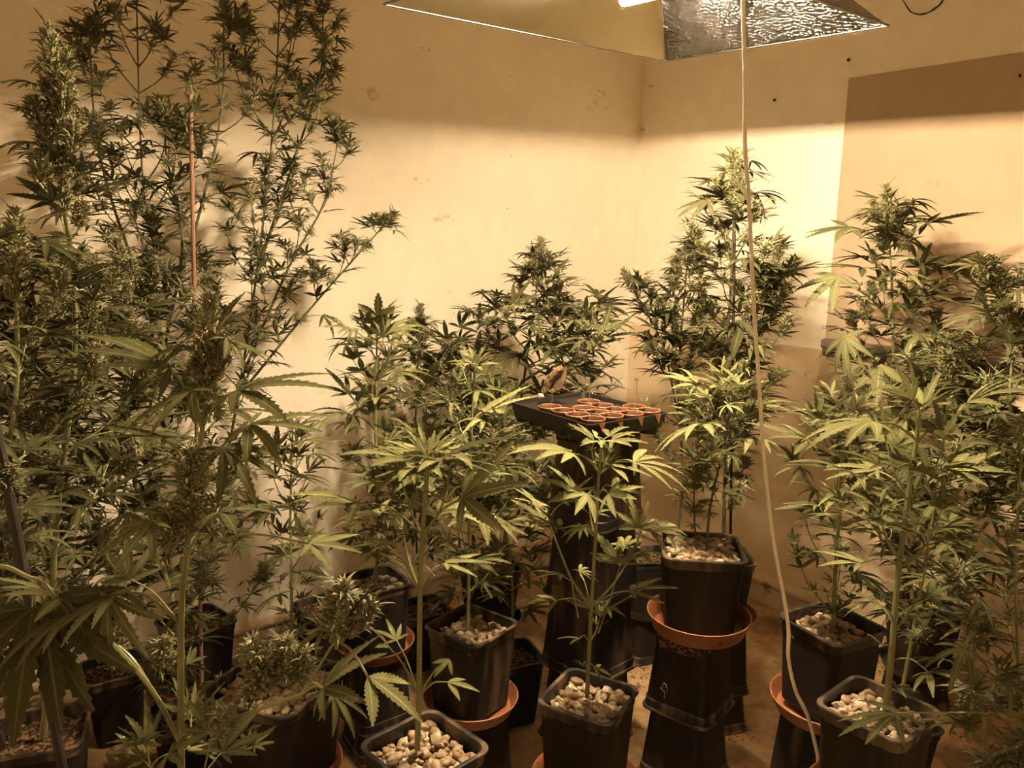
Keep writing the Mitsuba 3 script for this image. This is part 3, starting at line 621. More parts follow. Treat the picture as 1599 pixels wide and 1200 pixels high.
# ------------------------------------------------------------------ hanging white cord
k = thing('hanging_cord', 'thin white cord hanging from the ceiling in front of the right-hand plants', 'cord')
cp = [V((0.347, 1.440, 2.220)), V((0.364, 1.440, 2.002)), V((0.373, 1.440, 1.903)), V((0.386, 1.440, 1.770)), V((0.394, 1.440, 1.665)), V((0.408, 1.440, 1.568)), V((0.430, 1.440, 1.389)), V((0.450, 1.440, 1.250)), V((0.470, 1.450, 1.127)), V((0.501, 1.455, 0.963)), V((0.535, 1.460, 0.831)), V((0.551, 1.460, 0.758)), V((0.556, 1.460, 0.697)), V((0.576, 1.460, 0.629)), V((0.605, 1.460, 0.574)), V((0.630, 1.460, 0.496)), V((0.646, 1.460, 0.439)), V((0.720, 1.470, 0.323)), V((0.876, 1.520, -0.049))]
cp[0][2] = RH
put(k, tube(spline(cp, 130), .0036, 9), 'cord_plastic', 40)

# ------------------------------------------------------------------ the potted plants
def potted(p, O, a, b, h, rot, pebbles=True, seed=1, size=.0092, mud='black_plastic', layers=2, stem=None, low=.036):
    put_pot(p.k, O[0], O[1], O[2] - h, a, b, h, rot, mud=mud)
    if pebbles: gravel(p.k, O[0], O[1], O[2] - low, a * .885, rot, stem, size, layers, seed)
    else: fine_bed(p.k, O[0], O[1], O[2] - .036, a * .87, rot, 'crust_soil', seed)
# nearest pebble pot: young plant with broad pale leaves
p = Plant('young cannabis plant with broad pale leaves in the nearest square pebble pot at the bottom', 11, 'pale'); p.bscale = 0.82
potted(p, A0, .085, .071, .21, .78, seed=11)
p.rod('stem', [V((-0.153, 1.275, 0.611)), V((-0.150, 1.275, 0.712)), V((-0.148, 1.275, 0.913)), V((-0.144, 1.275, 1.011)), V((-0.136, 1.275, 1.122)), V((-0.130, 1.275, 1.155))], .0052, .0030, 40, 8)
n1, n2, n3, n4 = V((-0.150, 1.275, 0.714)), V((-0.149, 1.275, 0.911)), V((-0.144, 1.275, 1.009)), V((-0.135, 1.275, 1.129))
p.blade(n1, V((-0.201, 1.270, 0.809)), .07, pick=5); p.blade(n1, V((-0.198, 1.340, 0.784)), .06, pick=4); p.blade(n1, V((-0.098, 1.250, 0.757)), .07, V((-0.037, 1.240, 0.754)), 5); p.blade(n1, V((-0.099, 1.300, 0.771)), .05, V((-0.117, 1.280, 0.758)), 5)
p.blade(n2, V((-0.196, 1.220, 1.012)), .10, V((-0.241, 1.150, 1.061)), 0); p.blade(n2, V((-0.222, 1.300, 0.968)), .075, V((-0.267, 1.350, 0.925)), 2); p.blade(n2, V((-0.107, 1.300, 0.950)), .11, V((0.007, 1.300, 0.941)), 4)
p.shoot(n2, V((-0.186, 1.340, 0.991)), .05, nodes=1, style='small'); p.shoot(n2, V((-0.097, 1.220, 1.016)), .05, nodes=2, style='small')
p.blade(n3, V((-0.240, 1.200, 1.090)), .15, V((-0.312, 1.150, 1.130)), 1, sag=.02); p.blade(n3, V((-0.222, 1.340, 1.025)), .12, V((-0.346, 1.400, 1.001)), 0); p.blade(n3, V((-0.075, 1.220, 1.094)), .16, V((0.032, 1.170, 1.131)), 4, r0=.002, upv=V(-.2, -.75, .65)); p.blade(n3, V((-0.103, 1.360, 1.021)), .12, V((-0.019, 1.450, 1.004)), 0)
p.shoot(n3, V((-0.189, 1.330, 1.099)), .05, nodes=1, style='small'); p.shoot(n3, V((-0.094, 1.230, 1.136)), .05, nodes=2, style='small')
for q, L, pk in ((V((-0.189, 1.220, 1.161)), .16, 0), (V((-0.153, 1.180, 1.154)), .15, 1), (V((-0.079, 1.240, 1.170)), .17, 1), (V((-0.089, 1.180, 1.170)), .15, 0), (V((-0.111, 1.380, 1.144)), .13, 2), (V((-0.179, 1.380, 1.137)), .13, 0)):
    p.blade(n4, n4 + (q - n4) * .55, L, q, pk)
for i in range(6): p.leaf(n4 + V(0, 0, .015), V(math.cos(i * 1.1), math.sin(i * 1.1), .9), .055, 'small')

# pot with one thin young plant in front of the tower
p = Plant('single thin young cannabis plant in a pebble pot in front of the pot tower', 12, 'pale'); p.bscale = 0.92
potted(p, B0, .085, .071, .21, 1.05, seed=12)
p.rod('stem', [V((0.174, 1.560, 0.544)), V((0.174, 1.560, 0.596)), V((0.175, 1.560, 0.748)), V((0.178, 1.560, 0.916)), V((0.179, 1.560, 1.038)), V((0.181, 1.560, 1.105))], .0046, .0022, 36, 8)
q0, q1, q2, q3, q4, q5 = V((0.172, 1.560, 0.610)), V((0.174, 1.560, 0.670)), V((0.174, 1.560, 0.748)), V((0.177, 1.560, 0.905)), V((0.179, 1.560, 0.991)), V((0.181, 1.560, 1.038))
p.blade(q0, V((0.160, 1.550, 0.623)), .035, V((0.145, 1.540, 0.646)), 5); p.blade(q0, V((0.187, 1.570, 0.607)), .045, V((0.217, 1.570, 0.598)), 5)
p.blade(q1, V((0.151, 1.550, 0.684)), .05, V((0.118, 1.550, 0.687)), 5); p.shoot(q1, V((0.197, 1.580, 0.717)), .05, nodes=1, style='small')
c1 = p.rod('branch', [q2, V((0.131, 1.550, 0.815)), V((0.086, 1.530, 0.928)), V((0.078, 1.530, 0.945))], .0026, .0014, 16); c2 = p.rod('branch', [q2, V((0.222, 1.570, 0.801)), V((0.260, 1.580, 0.868)), V((0.272, 1.580, 0.908))], .0026, .0014, 16)
c3 = p.rod('branch', [V((0.148, 1.550, 0.731)), V((0.133, 1.540, 0.799)), V((0.130, 1.540, 0.820))], .0018, .0012, 8); c4 = p.rod('branch', [V((0.193, 1.570, 0.686)), V((0.218, 1.580, 0.768)), V((0.233, 1.580, 0.833))], .0018, .0011, 8)
for e, d in ((c1[-1], (-1, 0, .3)), (c2[-1], (1, .1, .3)), (c4[-1], (.2, 0, 1))):
    for i in range(5): p.leaf(e, V(d) * .7 + V(math.cos(i * 1.3), math.sin(i * 1.3), .2), .075, 'fan' if i < 2 else 'small')
for e, t, L, k in ((V((0.109, 1.540, 0.829)), V((0.046, 1.520, 0.854)), .085, 1), (V((0.101, 1.540, 0.773)), V((0.042, 1.530, 0.773)), .07, 5), (V((0.256, 1.560, 0.788)), V((0.339, 1.550, 0.792)), .11, 4), (V((0.204, 1.540, 0.761)), V((0.237, 1.520, 0.758)), .05, 5), (V((0.151, 1.600, 0.811)), V((0.193, 1.620, 0.815)), .06, 3)): p.blade(q2, e, L, t, k)
p.blade(q3, V((0.097, 1.500, 0.942)), .09, V((0.054, 1.470, 0.986)), 4); p.blade(q3, V((0.147, 1.540, 0.934)), .06, V((0.113, 1.500, 0.937)), 3); p.shoot(q3, V((0.165, 1.600, 0.964)), .05, nodes=1, style='small')
for e, t, L, k in ((V((0.132, 1.530, 1.009)), V((0.079, 1.500, 1.044)), .10, 2), (V((0.149, 1.470, 1.024)), V((0.129, 1.420, 1.018)), .09, 2), (V((0.189, 1.480, 1.022)), V((0.219, 1.430, 1.035)), .09, 2), (V((0.208, 1.580, 1.006)), V((0.270, 1.600, 0.994)), .085, 5)): p.blade(q4, e, L, t, k, upv=V(0, -.6, .8))
p.blade(q5, V((0.119, 1.520, 1.090)), .15, V((0.038, 1.480, 1.145)), 3, r0=.0018); p.blade(q5, V((0.249, 1.570, 1.061)), .16, V((0.372, 1.600, 1.078)), 3, r0=.0018); p.blade(q5, V((0.195, 1.500, 1.072)), .09, V((0.260, 1.480, 1.070)), 5)
p.shoot(q5, V((0.164, 1.570, 1.082)), .045, nodes=1, style='small'); p.shoot(q5, V((0.200, 1.570, 1.079)), .05, nodes=1, style='small')
for i in range(5): p.leaf(V((0.181, 1.560, 1.102)), V(math.cos(i * 1.25 - .4), math.sin(i * 1.25 - .4), .35), .075, 'small', pick=(1, 3, 1, 0, 3)[i])

# mud-streaked pot left of the tower
p = Plant('cannabis plant in the mud-streaked pebble pot with a curled dry twig, left of the tower', 13, 'mid')
potted(p, C0, .085, .071, .21, .92, seed=13, mud='muddy_plastic')
p.grow([V((-0.095, 1.800, 0.559)), V((-0.093, 1.800, 0.642)), V((-0.094, 1.800, 0.867)), V((-0.090, 1.800, 1.098)), V((-0.085, 1.800, 1.217))], .0048, .002, .075, [.04, .09, .13, .14, .13, .07], [.06, .12, .15, .14, .10, .04], .16, bnodes=2, top=None)

# tall stack: pebble pot in the high orange saucer
p = Plant('pale cannabis plant in the wide pebble pot standing in the high orange saucer', 14, 'pale', stem='dark_stem')
potted(p, D0, .100, .083, .205, 1.47, seed=14, low=.022)
p.grow([V((0.495, 1.900, 0.748)), V((0.502, 1.920, 0.855)), V((0.532, 1.950, 0.996)), V((0.552, 1.980, 1.130))], .0030, .0018, .060, [.02, .03, .09, .13, .14, .12], [.0, .0, .08, .11, .10, .05], .04, bnodes=2, top=None)
p.grow([V((0.477, 1.930, 0.736)), V((0.468, 1.950, 0.844)), V((0.472, 1.970, 0.956))], .0020, .0012, .045, [.02, .05, .07, .07], [.0, .04, .05, .03], .3, bnodes=1, top=None)

# right-hand pot behind the cord
p = Plant('cannabis plant in the right-hand pebble pot behind the hanging cord', 15, 'mid')
potted(p, E0, .085, .071, .20, .50, seed=15)
p.grow([V((0.725, 1.660, 0.667)), V((0.718, 1.660, 0.787)), V((0.716, 1.670, 0.960)), V((0.710, 1.680, 1.156))], .0046, .002, .070, [.05, .08, .12, .13, .12, .08], [.10, .14, .17, .15, .10, .04], .10, bnodes=2, top=None)
e = V((0.723, 1.660, 0.694)); p.shoot(e, V((0.636, 1.700, 0.844)), .05, nodes=3, style='small'); p.shoot(e, V((0.746, 1.620, 0.784)), .05, nodes=2, style='small')

# lower right pot
p = Plant('light green cannabis plant in the pebble pot at the lower right', 16, 'pale'); p.bscale = 0.85
potted(p, F0, .083, .069, .21, .71, seed=16)
p.rod('stem', [V((0.707, 1.360, 0.651)), V((0.705, 1.360, 0.769)), V((0.701, 1.360, 0.919)), V((0.703, 1.360, 1.063)), V((0.706, 1.360, 1.179)), V((0.705, 1.360, 1.225))], .0056, .0030, 40, 8)
m0, m1, m2, m3, m4 = V((0.710, 1.360, 0.757)), V((0.709, 1.360, 0.815)), V((0.708, 1.360, 0.938)), V((0.710, 1.360, 1.057)), V((0.709, 1.360, 1.168))
p.blade(m0, V((0.687, 1.360, 0.784)), .045, V((0.669, 1.360, 0.800)), 5); p.blade(V((0.707, 1.360, 0.699)), V((0.715, 1.350, 0.709)), .05, V((0.728, 1.340, 0.712)), 5); p.blade(m0, V((0.731, 1.280, 0.778)), .10, V((0.738, 1.200, 0.819)), 1)
for e, t, L, k in ((V((0.665, 1.340, 0.872)), V((0.619, 1.330, 0.888)), .09, 4), (V((0.686, 1.420, 0.841)), V((0.652, 1.450, 0.819)), .08, 2), (V((0.782, 1.400, 0.859)), V((0.837, 1.420, 0.889)), .08, 2)): p.blade(m1, e, L, t, k)
p.rod('branch', [m1, V((0.726, 1.330, 0.896)), V((0.726, 1.320, 0.972)), V((0.724, 1.320, 1.031))], .0022, .0014, 14)
for e, t, L, k in ((V((0.607, 1.300, 1.044)), V((0.497, 1.260, 1.083)), .13, 0), (V((0.660, 1.420, 0.917)), V((0.605, 1.450, 0.929)), .11, 2), (V((0.804, 1.320, 1.015)), V((0.680, 1.260, 1.046)), .14, 3), (V((0.828, 1.450, 0.947)), V((0.922, 1.500, 0.956)), .12, 1)): p.blade(m2, e, L, t, k)
p.shoot(m2, V((0.671, 1.400, 1.037)), .08, nodes=3, style='fan'); p.shoot(m2, V((0.730, 1.300, 1.061)), .08, nodes=3, style='fan')
for e, t, L, k in ((V((0.573, 1.300, 1.125)), V((0.447, 1.260, 1.177)), .15, 0), (V((0.690, 1.460, 1.086)), V((0.621, 1.500, 1.092)), .12, 1), (V((0.812, 1.420, 1.100)), V((0.929, 1.450, 1.150)), .14, 2), (V((0.696, 1.300, 1.127)), V((0.658, 1.250, 1.195)), .12, 2)): p.blade(m3, e, L, t, k, r0=.002)
p.shoot(m3, V((0.683, 1.420, 1.152)), .09, nodes=3, style='fan'); p.shoot(m3, V((0.721, 1.300, 1.183)), .09, nodes=3, style='fan')
p.blade(m4, V((0.607, 1.320, 1.210)), .16, V((0.491, 1.280, 1.232)), 3, r0=.002); p.blade(m4, V((0.751, 1.300, 1.249)), .17, V((0.817, 1.260, 1.352)), 3, r0=.0022); p.blade(V((0.706, 1.360, 1.219)), V((0.681, 1.340, 1.246)), .10, V((0.652, 1.320, 1.292)), 2, upv=V(.2, -1, .3)); p.blade(m4, V((0.757, 1.500, 1.146)), .12, V((0.748, 1.600, 1.134)), 1)
for i in range(4): p.leaf(V((0.705, 1.360, 1.222)), V(math.cos(i * 1.6 + .5), math.sin(i * 1.6 + .5), .8), .07, 'small')

# pot by the left wall
p = Plant('pale slender cannabis plant in the pebble pot by the left wall', 17, 'pale')
potted(p, G0, .085, .071, .21, .60, seed=17)
p.grow([V((-0.378, 2.170, 0.518)), V((-0.373, 2.170, 0.731)), V((-0.377, 2.180, 1.025)), V((-0.370, 2.180, 1.275))], .0046, .0022, .080, [.05, .09, .13, .15, .14, .10], [.08, .12, .13, .11, .08, .03], .08, bnodes=2, top=None)
p.grow([V((-0.386, 2.160, 0.523)), V((-0.347, 2.120, 0.712)), V((-0.301, 2.080, 0.836)), V((-0.268, 2.060, 0.914))], .0030, .0015, .070, [.05, .09, .11, .10], [.05, .07, .07, .03], .2, bnodes=1, top=None)

# triangular dark plant in the far corner
p = Plant('bushy dark triangular cannabis plant with one tall spike, behind the tray tower', 18, 'dark', stem='dark_stem')
potted(p, H0, .095, .070, .208, .35, seed=18, size=.0115)
p.grow([V((-0.020, 2.600, 0.404)), V((-0.002, 2.620, 0.627)), V((0.033, 2.650, 0.978)), V((0.069, 2.680, 1.278)), V((0.082, 2.680, 1.447))], .0062, .0022, .058, [.12, .14, .15, .15, .12, .07], [.30, .45, .48, .33, .13, .03], .13, style='fan', bstyle='narrow', bud='small', bs=1.0, top='cola', tops=1.0, elev=29, bnodes=6, lskip=.03, bskip=.05, bleaf=.85)
p = Plant('leafy cannabis plant with drooping leaf fans, just left of the tray tower', 38, 'mid', stem='green_stem')
put_pot(p.k, .02, 2.33, .0, .085, .062, .22, .4); fine_bed(p.k, .02, 2.33, .185, .073, .4, 'crust_soil')
p.grow([V(.02, 2.33, .18), V(.01, 2.33, .5), V((-0.052, 2.320, 0.846)), V((-0.072, 2.320, 1.098))], .005, .002, .07, [.07, .10, .13, .13, .12, .09], [.12, .20, .24, .22, .16, .05], .2, bnodes=3, top=None, elev=42)

# thin budding plant behind the left-wall pot
p = Plant('thin cannabis plant with one slim bud against the bright wall, between two leafy plants', 19, 'dark', stem='dark_stem')
put_pot(p.k, -.30, 2.66, .0, .085, .071, .21, .5); fine_bed(p.k, -.30, 2.66, .175, .073, .5, 'crust_soil')
p.grow([V(-.30, 2.66, .17), V((-0.328, 2.660, 0.560)), V((-0.324, 2.660, 0.924)), V((-0.311, 2.660, 1.229))], .0046, .0018, .085, [.06, .08, .10, .10, .09, .06], [.05, .10, .13, .10, .06, .03], .2, bud='small', bs=.95, bnodes=2, tops=.9)

# big pot at lower left
p = Plant('slim cannabis plant in the big black pot with the wide saucer at the lower left', 20, 'mid')
potted(p, L0, .130, .108, .25, 1.22, seed=20, size=.0105)
p.grow([V((-0.518, 1.780, 0.477)), V((-0.511, 1.780, 0.674)), V((-0.508, 1.780, 0.864)), V((-0.498, 1.780, 1.063))], .0046, .0018, .062, [.05, .07, .09, .10, .10, .06], [.05, .09, .10, .09, .07, .03], .10, bnodes=2, top=None, lskip=.2)

# nearest plant at the left: one big cola, open branches below
p = Plant('nearest cannabis plant at the left with fat brownish cola and low spreading bud branches', 21, 'mid'); p.bscale = 0.78
put_pot(p.k, -.477, 1.05, .36, .085, .071, .21, .5); fine_bed(p.k, -.477, 1.05, .535, .073, .5, 'crust_soil')
stack(-.477, 1.05, .36, .5, ['upturned pot under the nearest left plant, below the frame', 'lowest pot under the nearest left plant, below the frame'])
p.rod('stem', [V(-.477, 1.05, .53), V((-0.470, 1.050, 0.730)), V((-0.459, 1.050, 0.951)), V((-0.448, 1.050, 1.047)), V((-0.426, 1.050, 1.177)), V((-0.411, 1.050, 1.266)), V((-0.401, 1.050, 1.349))], .0056, .0026, 50, 8)
for q, s, st in (((-0.404, 1.050, 1.286), 0.85, 'cola'), ((-0.407, 1.050, 1.258), 1.10, 'fat'), ((-0.434, 1.050, 1.148), 1.02, 'fat'), ((-0.423, 1.050, 1.163), 0.77, 'fat'), ((-0.439, 1.050, 1.094), 1.10, 'fat'), ((-0.466, 1.050, 1.075), 0.94, 'fat'), ((-0.401, 1.050, 1.093), 0.94, 'fat'), ((-0.400, 1.050, 1.310), 0.94, 'fat'), ((-0.383, 1.050, 1.323), 0.68, 'fat')):
    p.bud(V(q) + V(0, p.r.uniform(-.015, .01), 0), V(p.r.uniform(-.2, .2), p.r.uniform(-.2, .2), 1), s, st)
k0, k1, k2, k3, k4, k5 = V((-0.467, 1.050, 0.766)), V((-0.459, 1.050, 0.956)), V((-0.443, 1.050, 1.064)), V((-0.429, 1.050, 1.159)), V((-0.416, 1.050, 1.240)), V((-0.405, 1.050, 1.310))
b1 = p.rod('branch', [k0, V((-0.498, 1.030, 0.869)), V((-0.536, 1.000, 0.957)), V((-0.560, 0.990, 0.996))], .0040, .0024, 20); b2 = p.rod('branch', [V((-0.493, 1.035, 0.851)), V((-0.522, 1.040, 0.902)), V((-0.554, 1.050, 0.925))], .0030, .002, 12)
p.bud(b2[-1], V(-.1, 0, 1), 1.0, 'fat'); p.bud(V((-0.607, 1.020, 0.959)), V(-.2, 0, 1), .9, 'fat'); p.bud(V((-0.514, 1.100, 0.858)), V(.2, 0, 1), .8, 'fat')
for e, t, L, k in ((V((-0.578, 0.970, 1.030)), V((-0.626, 0.930, 1.085)), .13, 1), (V((-0.567, 0.970, 1.012)), V((-0.619, 0.920, 1.006)), .14, 3), (V((-0.604, 1.050, 0.977)), V((-0.688, 1.100, 0.971)), .10, 2)): p.blade(b1[-1], e, L, t, k, r0=.002)
p.blade(k1, V((-0.510, 0.980, 1.035)), .15, V((-0.559, 0.930, 1.036)), 3, r0=.0026, sag=.018, tone='mid'); p.blade(V((-0.510, 0.980, 1.035)), V((-0.518, 0.975, 1.033)), .13, V((-0.514, 0.950, 0.975)), 1, r0=.001, sag=.0); p.blade(k1, V((-0.550, 1.100, 0.999)), .10, V((-0.562, 1.120, 1.035)), 2)
b3 = p.rod('branch', [k0, V((-0.403, 1.020, 0.818)), V((-0.341, 1.000, 0.857)), V((-0.272, 0.980, 0.896))], .0040, .0024, 20)
for q, s in (((-0.319, 0.990, 0.897), 1.15), ((-0.297, 0.990, 0.910), .95), ((-0.337, 0.990, 0.887), .85), ((-0.280, 0.990, 0.903), .8), ((-0.387, 0.990, 0.824), .7)): p.bud(V(q), V(p.r.uniform(-.4, .3), 0, 1), s, 'fat')
b4 = p.rod('branch', [b3[-1], V((-0.242, 0.960, 0.949)), V((-0.218, 0.950, 0.991))], .0022, .0016, 10); p.bud(V((-0.216, 0.950, 0.991)), V(.1, 0, 1), 1.25, 'fat'); p.bud(V((-0.201, 0.950, 1.004)), V(.7, 0, .8), .8, 'fat')
for e, t, L, k in ((V((-0.236, 0.950, 0.923)), V((-0.136, 0.920, 1.017)), .13, 0), (V((-0.223, 0.950, 0.915)), V((-0.185, 0.920, 0.903)), .08, 3), (V((-0.275, 1.020, 0.900)), V((-0.271, 1.080, 0.920)), .08, 5)): p.blade(b3[-1], e, L, t, k, r0=.002)
p.blade(b4[-1], V((-0.199, 0.940, 1.027)), .085, V((-0.161, 0.930, 1.067)), 4); p.blade(b4[-1], V((-0.232, 0.940, 1.009)), .06, V((-0.258, 0.930, 0.992)), 5); p.blade(b4[-1], V((-0.172, 0.920, 0.958)), .115, V((-0.076, 0.880, 0.923)), 5, tone='pale', r0=.002, sag=.01)
p.blade(k2, V((-0.266, 1.020, 1.092)), .10, V((-0.164, 1.000, 1.075)), 4, r0=.0022, sag=.02, tone='pale')
for e, t, L, k in ((V((-0.466, 1.000, 1.126)), V((-0.517, 0.950, 1.105)), .12, 1), (V((-0.544, 1.100, 1.102)), V((-0.604, 1.150, 1.053)), .12, 3), (V((-0.369, 0.980, 1.148)), V((-0.298, 0.950, 1.169)), .11, 0)): p.blade(k2, e, L, t, k)
for e, t, L, k in ((V((-0.444, 1.000, 1.238)), V((-0.503, 0.960, 1.267)), .15, 0), (V((-0.335, 1.000, 1.259)), V((-0.253, 0.970, 1.271)), .14, 1), (V((-0.493, 1.120, 1.174)), V((-0.593, 1.200, 1.139)), .12, 2), (V((-0.351, 0.950, 1.241)), V((-0.296, 0.900, 1.225)), .12, 3)): p.blade(k3, e, L, t, k, r0=.002)
for e, t, L, k in ((V((-0.356, 1.020, 1.299)), V((-0.243, 1.000, 1.322)), .16, 0), (V((-0.441, 1.020, 1.327)), V((-0.513, 1.000, 1.405)), .16, 3), (V((-0.390, 0.960, 1.310)), V((-0.428, 0.920, 1.294)), .13, 1), (V((-0.402, 1.120, 1.251)), V((-0.342, 1.200, 1.236)), .14, 2)): p.blade(k4, e, L, t, k, r0=.002)
for e, t, L, k in ((V((-0.370, 1.030, 1.365)), V((-0.305, 1.020, 1.342)), .10, 1), (V((-0.424, 1.030, 1.355)), V((-0.461, 1.000, 1.342)), .10, 2), (V((-0.407, 1.100, 1.373)), V((-0.388, 1.150, 1.405)), .10, 4)): p.blade(k5, e, L, t, k)
for e in ((-0.481, 1.120, 0.767), (-0.433, 1.120, 0.736), (-0.454, 1.120, 0.702), (-0.394, 1.120, 0.715)): p.shoot(k0 + V(0, .02, -.02), V(e), .07, nodes=1, style='small')
p.shoot(V(-.477, 1.05, .66), V((-0.412, 1.020, 0.803)), .09, nodes=2, style='fan'); p.shoot(V(-.477, 1.05, .64), V((-0.494, 1.000, 0.795)), .09, nodes=2, style='fan')

# tall plant at the left edge with stacked colas
p = Plant('tall cannabis plant at the left edge with one long dark cola near the top', 22, 'dark')
potted(p, J0, .090, .066, .215, .35, pebbles=False, seed=22)
p.grow([V(-1.03, 1.62, .38), V((-0.982, 1.600, 0.628)), V((-0.938, 1.580, 0.897)), V((-0.860, 1.550, 1.226)), V((-0.836, 1.530, 1.427)), V((-0.840, 1.520, 1.568)), V((-0.841, 1.520, 1.803))], .0075, .003, .075, [.05, .09, .13, .14, .12, .09, .06], [.14, .20, .22, .20, .12, .05, .03], .22, bud='fat', bs=.95, bnodes=2, elev=46, tops=.95, lskip=.35, bskip=.25)
for q, s in (((-0.838, 1.520, 1.721), .9), ((-0.838, 1.520, 1.665), .95), ((-0.840, 1.520, 1.585), 1.0), ((-0.840, 1.520, 1.533), .8)): p.bud(V(q), V(.1, 0, 1), s, 'fat')
p = Plant('dark bushy cannabis plant with short colas at the left edge, lower than the tall one', 23, 'dark')
put_pot(p.k, -1.10, 1.30, .18, .09, .066, .215, .2); fine_bed(p.k, -1.10, 1.30, .36, .077, .2, 'crust_soil'); stack(-1.10, 1.30, .178, .2, ['upturned pot under the plant outside the left edge'])
p.grow([V(-1.10, 1.30, .35), V(-1.08, 1.32, .7), V((-0.882, 1.360, 1.121)), V((-0.860, 1.400, 1.475))], .006, .003, .07, [.08, .12, .14, .13, .10], [.2, .26, .24, .16, .04], .25, bud='fat', bs=.9, bnodes=3, elev=44)
q = p.rod('branch', [V(-1.08, 1.32, .7), V((-0.735, 1.050, 1.022)), V((-0.611, 0.980, 1.051))], .0042, .0026, 18)
for t, L, k in (((-0.563, 0.930, 0.887), .17, 4), ((-0.607, 0.900, 0.914), .18, 2), ((-0.525, 0.950, 0.984), .12, 5)): p.blade(q[-1], q[-1] + unit(V(t) - q[-1]) * .035, L, t, k, 'dark', .0022, .004, .3, V(.1, -1, .5))
p = Plant('dense dark cannabis bush with small buds between the left edge and the cane', 24, 'dark')
put_pot(p.k, -.86, 1.98, .0, .09, .066, .22, .6); fine_bed(p.k, -.86, 1.98, .185, .077, .6, 'crust_soil')
p.grow([V(-.86, 1.98, .18), V(-.87, 1.97, .5), V((-0.955, 1.950, 0.930)), V((-0.937, 1.930, 1.194)), V((-0.926, 1.900, 1.426))], .006, .0028, .062, [.08, .11, .12, .12, .11, .08], [.24, .30, .32, .28, .20, .05], .08, bud='fat', bs=.85, bnodes=4, elev=42, lskip=.05, bskip=.05)
p = Plant('dark cannabis bush full of small leaves, low by the left wall', 25, 'dark')
put_pot(p.k, -1.27, 1.86, .0, .09, .066, .22, .6); fine_bed(p.k, -1.27, 1.86, .185, .077, .6, 'crust_soil')
p.grow([V(-1.27, 1.86, .18), V(-1.25, 1.86, .6), V((-1.057, 1.850, 1.081)), V((-1.011, 1.850, 1.294))], .006, .0028, .062, [.08, .11, .12, .12, .08], [.26, .32, .32, .24, .05], .06, bud='small', bs=1.1, bnodes=4, elev=40, lskip=.05, bskip=.05)

# tall airy plants by the left wall
p = Plant('tall airy cannabis plant by the left skirting, thin branches fanning to the right', 26, 'dark', stem='dark_stem')
potted(p, M0, .098, .076, .235, .86, pebbles=False, seed=26)
for pts, bl, sc_ in (([V(-1.0, 2.40, .25), V((-0.911, 2.360, 0.611)), V((-0.811, 2.330, 1.022)), V((-0.725, 2.300, 1.437)), V((-0.665, 2.280, 1.818)), V((-0.627, 2.260, 2.202))], [.04, .10, .16, .20, .20, .14], 1),
                 ([V((-0.798, 2.330, 1.080)), V((-0.655, 2.340, 1.401)), V((-0.552, 2.350, 1.585)), V((-0.505, 2.360, 1.772))], [.04, .10, .12, .10, .04], .8), ([V((-0.811, 2.330, 1.022)), V((-0.633, 2.380, 1.249)), V((-0.501, 2.400, 1.403)), V((-0.389, 2.420, 1.532))], [.03, .08, .10, .08, .03], .8),
                 ([V((-0.736, 2.300, 1.383)), V((-0.623, 2.320, 1.705)), V((-0.549, 2.330, 1.930)), V((-0.537, 2.330, 2.096))], [.04, .10, .12, .10, .03], .8)):
    p.grow(pts, .0052 * sc_, .0016, .085, [.07, .085, .085, .075, .07, .06], bl, .16, style='narrow', bud='wisp', bs=1.2, top='small', tops=1.5, bnodes=2, elev=58, lskip=.45, bskip=.35, bleaf=.8)
p = Plant('airy cannabis plant with wispy flowers and thin twigs at the top left wall', 27, 'dark', stem='dark_stem')
put_pot(p.k, -1.17, 2.20, .0, .085, .062, .22, .6); fine_bed(p.k, -1.17, 2.20, .185, .073, .6, 'crust_soil')
for pts, bl in (([V(-1.17, 2.20, .18), V(-1.12, 2.20, .7), V((-0.945, 2.180, 1.227)), V((-0.978, 2.160, 1.601)), V((-0.957, 2.140, 2.142))], [.05, .12, .20, .22, .18, .10]), ([V((-0.945, 2.180, 1.227)), V((-0.900, 2.200, 1.470)), V((-0.928, 2.200, 1.687)), V((-0.934, 2.200, 1.801))], [.05, .10, .12, .06]),
                ([V((-0.943, 2.180, 1.157)), V((-1.052, 2.150, 1.550)), V((-1.083, 2.140, 1.758)), V((-1.078, 2.130, 1.973))], [.05, .10, .12, .10, .04]), ([V((-0.943, 2.180, 1.263)), V((-0.834, 2.150, 1.538)), V((-0.760, 2.140, 1.796)), V((-0.742, 2.140, 2.027))], [.04, .10, .14, .12, .05])):
    p.grow(pts, .0046, .0016, .10, [.08, .10, .10, .095, .08], bl, .16, style='narrow', bud='wisp', bs=1.3, top='small', tops=1.5, bnodes=1, elev=52, lskip=.5, bskip=.4, bleaf=.8)
for key, pts, r, bs, lab in (('garden_cane', [(-.874, 2.10, .02), V((-0.804, 2.060, 1.832))], .0055, 'bamboo', 'reddish brown upright cane among the leaves at the upper left'), ('garden_cane', [(-.771, 1.34, .0), V((-0.799, 1.290, 0.631)), V((-0.811, 1.270, 0.889)), V((-0.818, 1.250, 1.108)), V((-0.822, 1.242, 1.195))], .0085, 'old_cane', 'thick dark cane leaning at the left edge'),
                             ('garden_cane', [V(S0[0] + .03, S0[1], .50), V((0.631, 2.360, 1.565))], .0040, 'old_cane', 'thin dark cane behind the hanging cord in the right back plant')):
    k = thing(key, lab, 'cane', 'canes holding up plants'); put(k, tube(spline([V(q) for q in pts], 24), r, 9), bs, 35)

